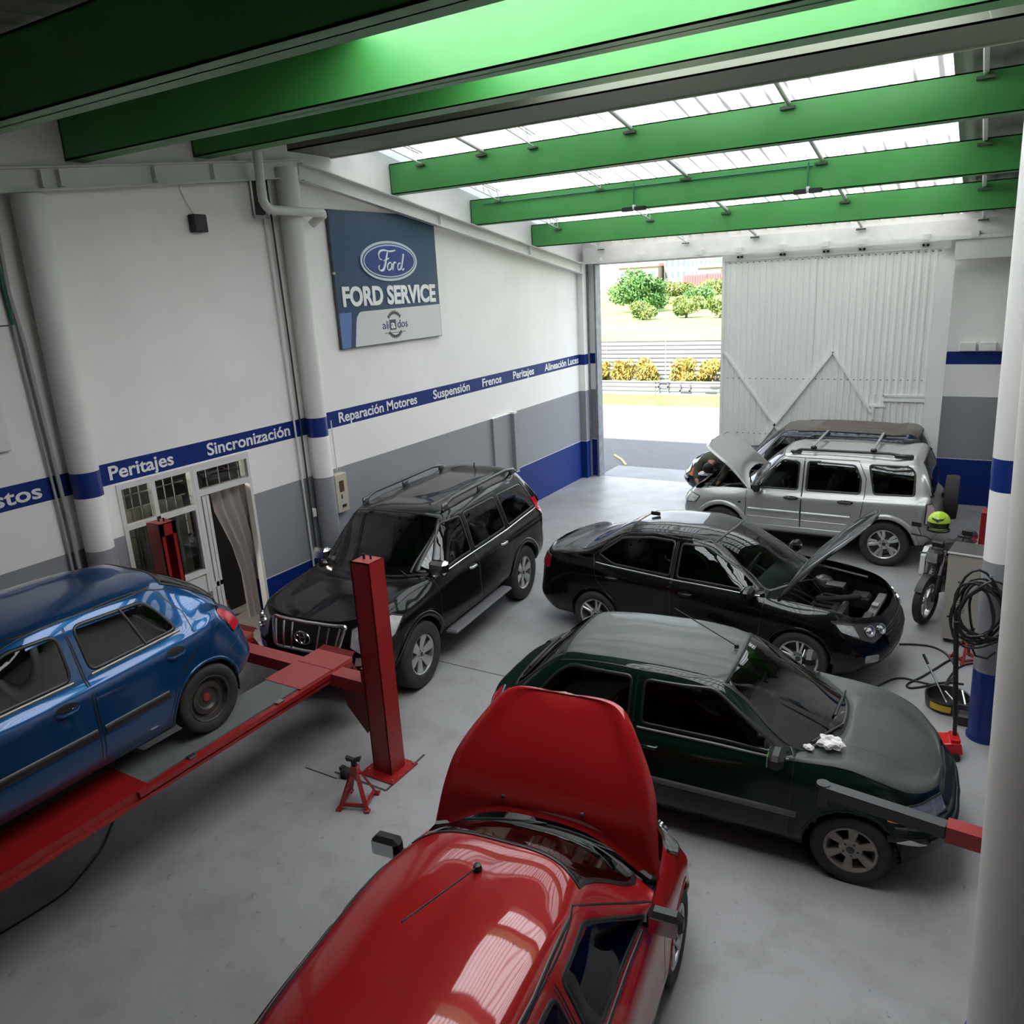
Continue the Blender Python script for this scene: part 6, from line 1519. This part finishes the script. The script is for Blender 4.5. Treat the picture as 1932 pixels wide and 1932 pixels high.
# rag and paper on the green car (rest on its bonnet)
def crumple(name, loc, r, h, label, m, seed):
    rnd = random.Random(seed); bm = bmesh.new(); bmesh.ops.create_icosphere(bm, subdivisions=3, radius=1)
    for v in bm.verts:
        k = 1+.35*math.sin(v.co.x*5+seed)*math.cos(v.co.y*6)+rnd.uniform(-.12,.12); v.co = Vector((v.co.x*r*k, v.co.y*r*k*.8, max(v.co.z, -.3)*h*k))
    me = bpy.data.meshes.new(name); bm.to_mesh(me); bm.free(); me.materials.append(m); o = link(bpy.data.objects.new(name, me)); o.location = loc; return tag(o, label, 'paper' if 'paper' in label else 'rag')
paper = mat('paper_white', (.75,.74,.72), .8)
def on_car(c, x, y):
    p, n = c.hit((x,y,0),(0,0,1)); return c.root.matrix_world, Vector(p)
def place_on(c, x, y, dz):
    p, n = c.hit((x,y,0),(0,0,1)); a = c.root.rotation_euler.z; L = c.root.location
    return (L.x+p.x*math.cos(a)-p.y*math.sin(a), L.y+p.x*math.sin(a)+p.y*math.cos(a), L.z+p.z+dz)
crumple('crumpled_paper', place_on(green, 1.02, -.50, .05), .085, .05, 'crumpled white paper lying on the green car bonnet by the wiper', paper, 2)
crumple('paper_scrap', place_on(green, .88, -.58, .02), .04, .02, 'small white paper scrap at the corner of the green car windscreen', paper, 5)

# ------------------------------------------------------------------ motorbike with helmet
def motorbike():
    t = empty('motorbike', (7.70,11.14,0), R(-108), label='red white and black motorbike parked by the beige cabinet', cat='motorbike')
    bk = black_pl; rd = mat('bike_red', (.50,.02,.03), .3, coat=.8); wt = mat('bike_white', (.7,.7,.68), .3, coat=.8); eng = mat('engine_metal')
    def wheel(x, nm):
        q = MB(); q.lathe([(.225,-.045),(.27,-.055),(.30,-.035),(.31,0),(.30,.035),(.27,.055),(.225,.045)], (x,0,.31), 'Y', 44); o = q.build(nm, rubber, t, smooth=True)
        r_ = MB(); r_.lathe([(.228,-.035),(.205,-.03),(.205,.03),(.228,.035)], (x,0,.31), 'Y', 40)
        for k in range(5):
            for d in (-.12,.12): a = 2*math.pi*k/5; r_.bar((x+.03*math.cos(a),0,.31+.03*math.sin(a)),(x+.21*math.cos(a+d),0,.31+.21*math.sin(a+d)),.022,.018)
        r_.lathe([(0,-.05),(.04,-.05),(.04,.05),(0,.05)], (x,0,.31), 'Y', 16); r_.build('rim', alloy, o)
        MB().lathe([(.05,.052),(.115,.052),(.115,.056),(.05,.056)], (x,0,.31), 'Y', 28).build('brake_disc', steel, o)
    wheel(.64, 'front_wheel'); wheel(-.68, 'rear_wheel')
    for sd in (-1,1):
        MB().tube([(.64,sd*.085,.31),(.50,sd*.085,.62)], .024, 10).build('fork_leg', bk, t, smooth=True); MB().tube([(.50,sd*.085,.62),(.38,sd*.085,.92)], .017, 10).build('fork_tube', chrome, t, smooth=True)
        MB().prism([(.40,.80),(.30,.90),(.05,.86),(.10,.66),(.30,.46),(.42,.56)], sd*.17-.03, sd*.17+.03, lambda u, v, h: (u,h,v)).build('tank_shroud', wt if sd < 0 else rd, t)
        MB().prism([(.36,.82),(.24,.88),(.18,.74),(.30,.60)], sd*.20-.006, sd*.20+.006, lambda u, v, h: (u,h,v)).build('shroud_panel', rd, t)
        MB().tube([(.34,sd*.02,.98),(.33,sd*.18,1.04),(.28,sd*.36,1.03)], .012, 8).build('handlebar', bk, t, smooth=True); MB().tube([(.30,sd*.26,1.03),(.28,sd*.38,1.03)], .019, 10).build('grip', bk, t)
        MB().tube([(.33,sd*.24,1.04),(.36,sd*.28,1.16)], .006, 6).build('mirror_stem', bk, t); MB().box((.36,sd*.30,1.19),(.02,.12,.07),bev=.01).build('mirror', bk, t)
        MB().box((-.85,sd*.05,.62),(.05,.04,.03)).build('indicator', mat('lamp_amber'), t); MB().tube([(.42,sd*.10,.86),(.44,sd*.20,.85)], .012, 6).build('indicator_stalk', bk, t)
        MB().tube([(-.15,sd*.06,.34),(-.12,sd*.22,.32)], .014, 6).build('footrest', bk, t)
    q = MB(); q.lathe([(.32,-.05),(.335,-.045),(.335,.045),(.32,.05)], (.64,0,.31), 'Y', 14, R(35), R(140)); q.build('front_mudguard', bk, t, smooth=True)
    MB().box((.50,0,.86),(.14,.17,.18),bev=.04).build('headlight', bk, t, smooth=True); MB().box((.575,0,.86),(.01,.13,.12)).build('headlight_lens', lamp_glass, t)
    MB().box((.42,0,1.0),(.05,.16,.08),bev=.02).build('instruments', bk, t); 
    q = MB(); q.box((.12,0,.86),(.46,.24,.18),bev=.07); q.build('fuel_tank', bk, t, smooth=True)
    q = MB(); q.box((-.28,0,.82),(.48,.22,.08),bev=.035); q.box((-.58,0,.87),(.28,.18,.07),bev=.03); q.build('seat', mat('seat_black', (.02,.02,.021), .6), t, smooth=True)
    MB().box((-.50,0,.76),(.50,.16,.08),bev=.03).build('tail_fairing', rd, t); MB().box((-.78,0,.80),(.04,.12,.05)).build('tail_light', lamp_red, t)
    q = MB(); q.box((.05,0,.42),(.34,.24,.26),bev=.04); q.box((.16,0,.60),(.16,.16,.20),bev=.03); q.build('engine', eng, t)
    for k in range(5): MB().box((.16,0,.54+k*.035),(.20,.20,.012)).build('cooling_fin', eng, t)
    q = MB(); q.tube([(.40,0,.90),(.28,0,.62),(.20,0,.30),(-.10,0,.26),(-.30,0,.40),(-.32,0,.74),(.30,0,.86)], .022, 8); q.build('frame', bk, t, smooth=True)
    for sd in (-1,1): MB().bar((-.22,sd*.09,.34),(-.68,sd*.09,.31),.04,.05).build('swingarm', bk, t); MB().tube([(-.36,sd*.11,.72),(-.60,sd*.11,.36)], .026, 8).build('shock', rd, t)
    MB().tube([(.22,-.10,.50),(.30,-.12,.34),(.05,-.14,.22),(-.30,-.15,.28),(-.62,-.16,.42)], [.02,.02,.022,.05,.055], 12).build('exhaust', steel, t, smooth=True)
    MB().tube([(-.05,.10,.30),(-.10,.24,.02)], .012, 6).build('side_stand', bk, t)
    MB().box((-.80,0,.58),(.02,.16,.18)).build('rear_mudguard', bk, t)
    return t
motorbike()
def helmet():
    t = empty('helmet', (7.55,10.98,1.08), R(-95), label='bright yellow-green helmet with black chevron on the motorbike handlebar', cat='helmet')
    lime = mat('helmet_lime', (.42,.62,.04), .3, coat=.8); bk = black_pl
    bm = bmesh.new(); bmesh.ops.create_uvsphere(bm, u_segments=32, v_segments=20, radius=.135)
    for v in bm.verts:
        z = v.co.z; v.co.z = z*1.02+.14
        if z < -.05: v.co.x *= 1.08; v.co.y *= .95
    bm.faces.ensure_lookup_table(); bmesh.ops.delete(bm, geom=[v for v in bm.verts if v.co.z < .03], context='VERTS')
    me = bpy.data.meshes.new('shell'); bm.to_mesh(me); bm.free(); me.materials.append(lime); me.polygons.foreach_set('use_smooth', [True]*len(me.polygons)); o = link(bpy.data.objects.new('shell', me), t); sd_ = o.modifiers.new('thick','SOLIDIFY'); sd_.thickness = .012
    q = MB(); vs = []; n = 16
    for i in range(n+1):
        a = -1.15+2.3*i/n
        for z in (.085,.155): 
            rr = math.sqrt(max(.138**2-((z-.14)/1.02)**2, 0))+.003; vs.append((rr*math.cos(a)*1.02, rr*math.sin(a), z))
    q.add(vs, [(2*i,2*i+1,2*i+3,2*i+2) for i in range(n)]); q.build('visor', mat('visor_dark', (.02,.03,.02), .1, coat=1), t, smooth=True)
    def onS(a, e, r=.1385): return (r*math.cos(e)*math.cos(a), r*math.cos(e)*math.sin(a), .14+r*1.02*math.sin(e))
    vs = [onS(a, e) for a, e in ((-1.0,.75),(-.55,.55),(0,.48),(.55,.55),(1.0,.75),(.5,.38),(.18,.30),(0,.16),(-.18,.30),(-.5,.38))]
    MB().add([Vector(v)*1.0 for v in vs], [(0,1,9),(1,2,8,9),(2,7,8),(2,6,7),(2,3,5,6),(3,4,5)]).build('chevron', bk, t)
    MB().lathe([(.10,.03),(.135,.03),(.137,.05),(.13,.05)], n=32).build('rim', bk, t)
helmet()
# ------------------------------------------------------------------ mechanic bending into the silver car
def skin_chain(name, pts, rads, edges, m, parent, sub=2, root=0):
    me = bpy.data.meshes.new(name); me.from_pydata(pts, edges, []); me.materials.append(m)
    o = link(bpy.data.objects.new(name, me), parent)
    md = o.modifiers.new('skin', 'SKIN'); md.use_smooth_shade = True
    for i, v in enumerate(me.skin_vertices[0].data): r = rads[i]; v.radius = (r, r) if not isinstance(r, tuple) else r
    me.skin_vertices[0].data[root].use_root = True
    s = o.modifiers.new('sub', 'SUBSURF'); s.levels = sub; s.render_levels = sub
    return o
def person():
    t = empty('person', (3.72,14.37,0), label='person in an olive jacket bending under the raised bonnet of the silver car', cat='person')
    jk = mat('jacket_olive', (.045,.042,.028), .85, noise=(14,.6,(.07,.065,.045)), bump=(20,.5,.01)); tr = mat('trousers_dark', (.018,.018,.022), .85); sk = mat('skin', (.30,.16,.10), .55); hr = mat('hair_dark', (.012,.010,.009), .7); sh = mat('shoe_black', (.02,.02,.02), .5)
    # body in one piece: hips, spine bent forward (towards -y), neck, head, arms reaching down, legs
    P = [(0,0,.93),(0,-.10,1.06),(.0,-.26,1.14),(.02,-.42,1.15),(.03,-.54,1.10),(.03,-.64,1.05),
         (.20,-.42,1.10),(.27,-.52,.90),(.20,-.66,.78),(.16,-.72,.74),(-.17,-.42,1.10),(-.26,-.52,.92),(-.20,-.68,.80),(-.15,-.74,.76),
         (.10,.02,.84),(.11,-.03,.48),(.11,.02,.09),(-.10,.02,.84),(-.11,-.03,.48),(-.11,.02,.09)]
    Rr = [.13,.13,.15,.15,.06,.055,.075,.05,.04,.03,.075,.05,.04,.03,.095,.065,.045,.095,.065,.045]
    E_ = [(0,1),(1,2),(2,3),(3,4),(4,5),(3,6),(6,7),(7,8),(8,9),(3,10),(10,11),(11,12),(12,13),(0,14),(14,15),(15,16),(0,17),(17,18),(18,19)]
    skin_chain('body', P, [r*.96 for r in Rr], E_, sk, t)
    # clothes follow the body
    skin_chain('jacket', P[:5]+P[6:9]+P[10:13], [.165,.165,.185,.175,.085,.10,.072,.055,.10,.072,.055], [(0,1),(1,2),(2,3),(3,4),(3,5),(5,6),(6,7),(3,8),(8,9),(9,10)], jk, t)
    skin_chain('trousers', [P[0],P[14],P[15],P[16],P[17],P[18],P[19]], [.15,.12,.085,.075,.12,.085,.075], [(0,1),(1,2),(2,3),(0,4),(4,5),(5,6)], tr, t)
    bm = bmesh.new(); bmesh.ops.create_uvsphere(bm, u_segments=28, v_segments=20, radius=.10)
    for v in bm.verts:
        v.co.x *= .80; v.co.z *= 1.18
        if v.co.y < -.03 and abs(v.co.z+.02) < .03 and abs(v.co.x) < .02: v.co.y -= .022      # nose
        if v.co.y < -.05 and abs(v.co.z-.02) < .015 and .02 < abs(v.co.x) < .05: v.co.y += .010   # eye sockets
        if v.co.z < -.05: v.co.x *= .86; v.co.y = v.co.y*.9-.008
    M_ = Matrix.Translation((.03,-.74,1.05)) @ Matrix.Rotation(R(62), 4, 'X')
    me = bpy.data.meshes.new('head'); bm.transform(M_); bm.to_mesh(me); bm.free(); me.materials.append(sk); me.polygons.foreach_set('use_smooth', [True]*len(me.polygons)); hd = link(bpy.data.objects.new('head', me), t)
    bm = bmesh.new(); bmesh.ops.create_uvsphere(bm, u_segments=28, v_segments=20, radius=.108)
    bmesh.ops.delete(bm, geom=[v for v in bm.verts if v.co.z < -.02 and v.co.y < .02 or (v.co.y < -.04 and v.co.z < .04)], context='VERTS')
    for v in bm.verts: v.co.x *= .82; v.co.z *= 1.2
    bm.transform(M_); me = bpy.data.meshes.new('hair'); bm.to_mesh(me); bm.free(); me.materials.append(hr); me.polygons.foreach_set('use_smooth', [True]*len(me.polygons)); link(bpy.data.objects.new('hair', me), hd)
    for sx in (-1,1):
        e = MB(); e.lathe([(0,-.012),(.016,-.010),(.022,0),(.016,.010),(0,.012)], (0,0,0), 'X', 12); e.v = [tuple(M_ @ Vector((v[0]+sx*.082, v[1]+.005, v[2]*1.4-.005))) for v in e.v]; e.build('ear', sk, hd, smooth=True)
        y = MB(); y.lathe([(0,-.008),(.010,0),(0,.008)], (0,0,0), 'Y', 10); y.v = [tuple(M_ @ Vector((v[0]+sx*.033, v[1]-.082, v[2]+.02))) for v in y.v]; y.build('eye', mat('eye_white', (.6,.6,.58), .3), hd)
    m_ = MB(); m_.box((0,0,0),(.045,.008,.010),bev=.003); m_.v = [tuple(M_ @ Vector((v[0], v[1]-.088, v[2]-.060))) for v in m_.v]; m_.build('mouth', mat('lip', (.28,.10,.08), .5), hd)
    for s, w_ in ((1,P[9]),(-1,P[13])):
        c0 = Vector(w_); dn = Vector((-.15*s,-.55,-.80)).normalized(); ex = Vector((1,0,0)); nn = dn.cross(ex).normalized(); palm = c0+dn*.05
        pts = [tuple(c0-dn*.02), tuple(palm), tuple(c0+dn*.085)]; rr = [.026,(.034),.034]; ed = [(0,1),(1,2)]
        for k, (off, ln) in enumerate(((-.033,.070),(-.011,.080),(.011,.076),(.033,.060))):
            b0 = c0+dn*.088+ex*off; i = len(pts); a1 = b0+dn*ln*.45-nn*.004*1; a2 = b0+dn*ln*.8-nn*.020; a3 = b0+dn*ln-nn*.040
            pts += [tuple(b0), tuple(a1), tuple(a2), tuple(a3)]; rr += [.010,.0092,.0085,.0075]; ed += [(2,i),(i,i+1),(i+1,i+2),(i+2,i+3)]
        i = len(pts); b0 = palm-ex*s*.030; pts += [tuple(b0), tuple(b0+dn*.03-ex*s*.025-nn*.012), tuple(b0+dn*.055-ex*s*.022-nn*.025)]; rr += [.013,.0115,.010]; ed += [(1,i),(i,i+1),(i+1,i+2)]
        skin_chain('hand', pts, rr, ed, sk, t, sub=2, root=1)
    for x in (.11,-.11):
        q = MB(); q.box((x,-.04,.045),(.10,.28,.085),bev=.035); q.build('shoe', sh, t, smooth=True)
person()
crumple('white_rag', (3.70,13.62,.955), .10, .05, 'white cloth rag on the front edge of the silver car beside the mechanic', paper, 9)
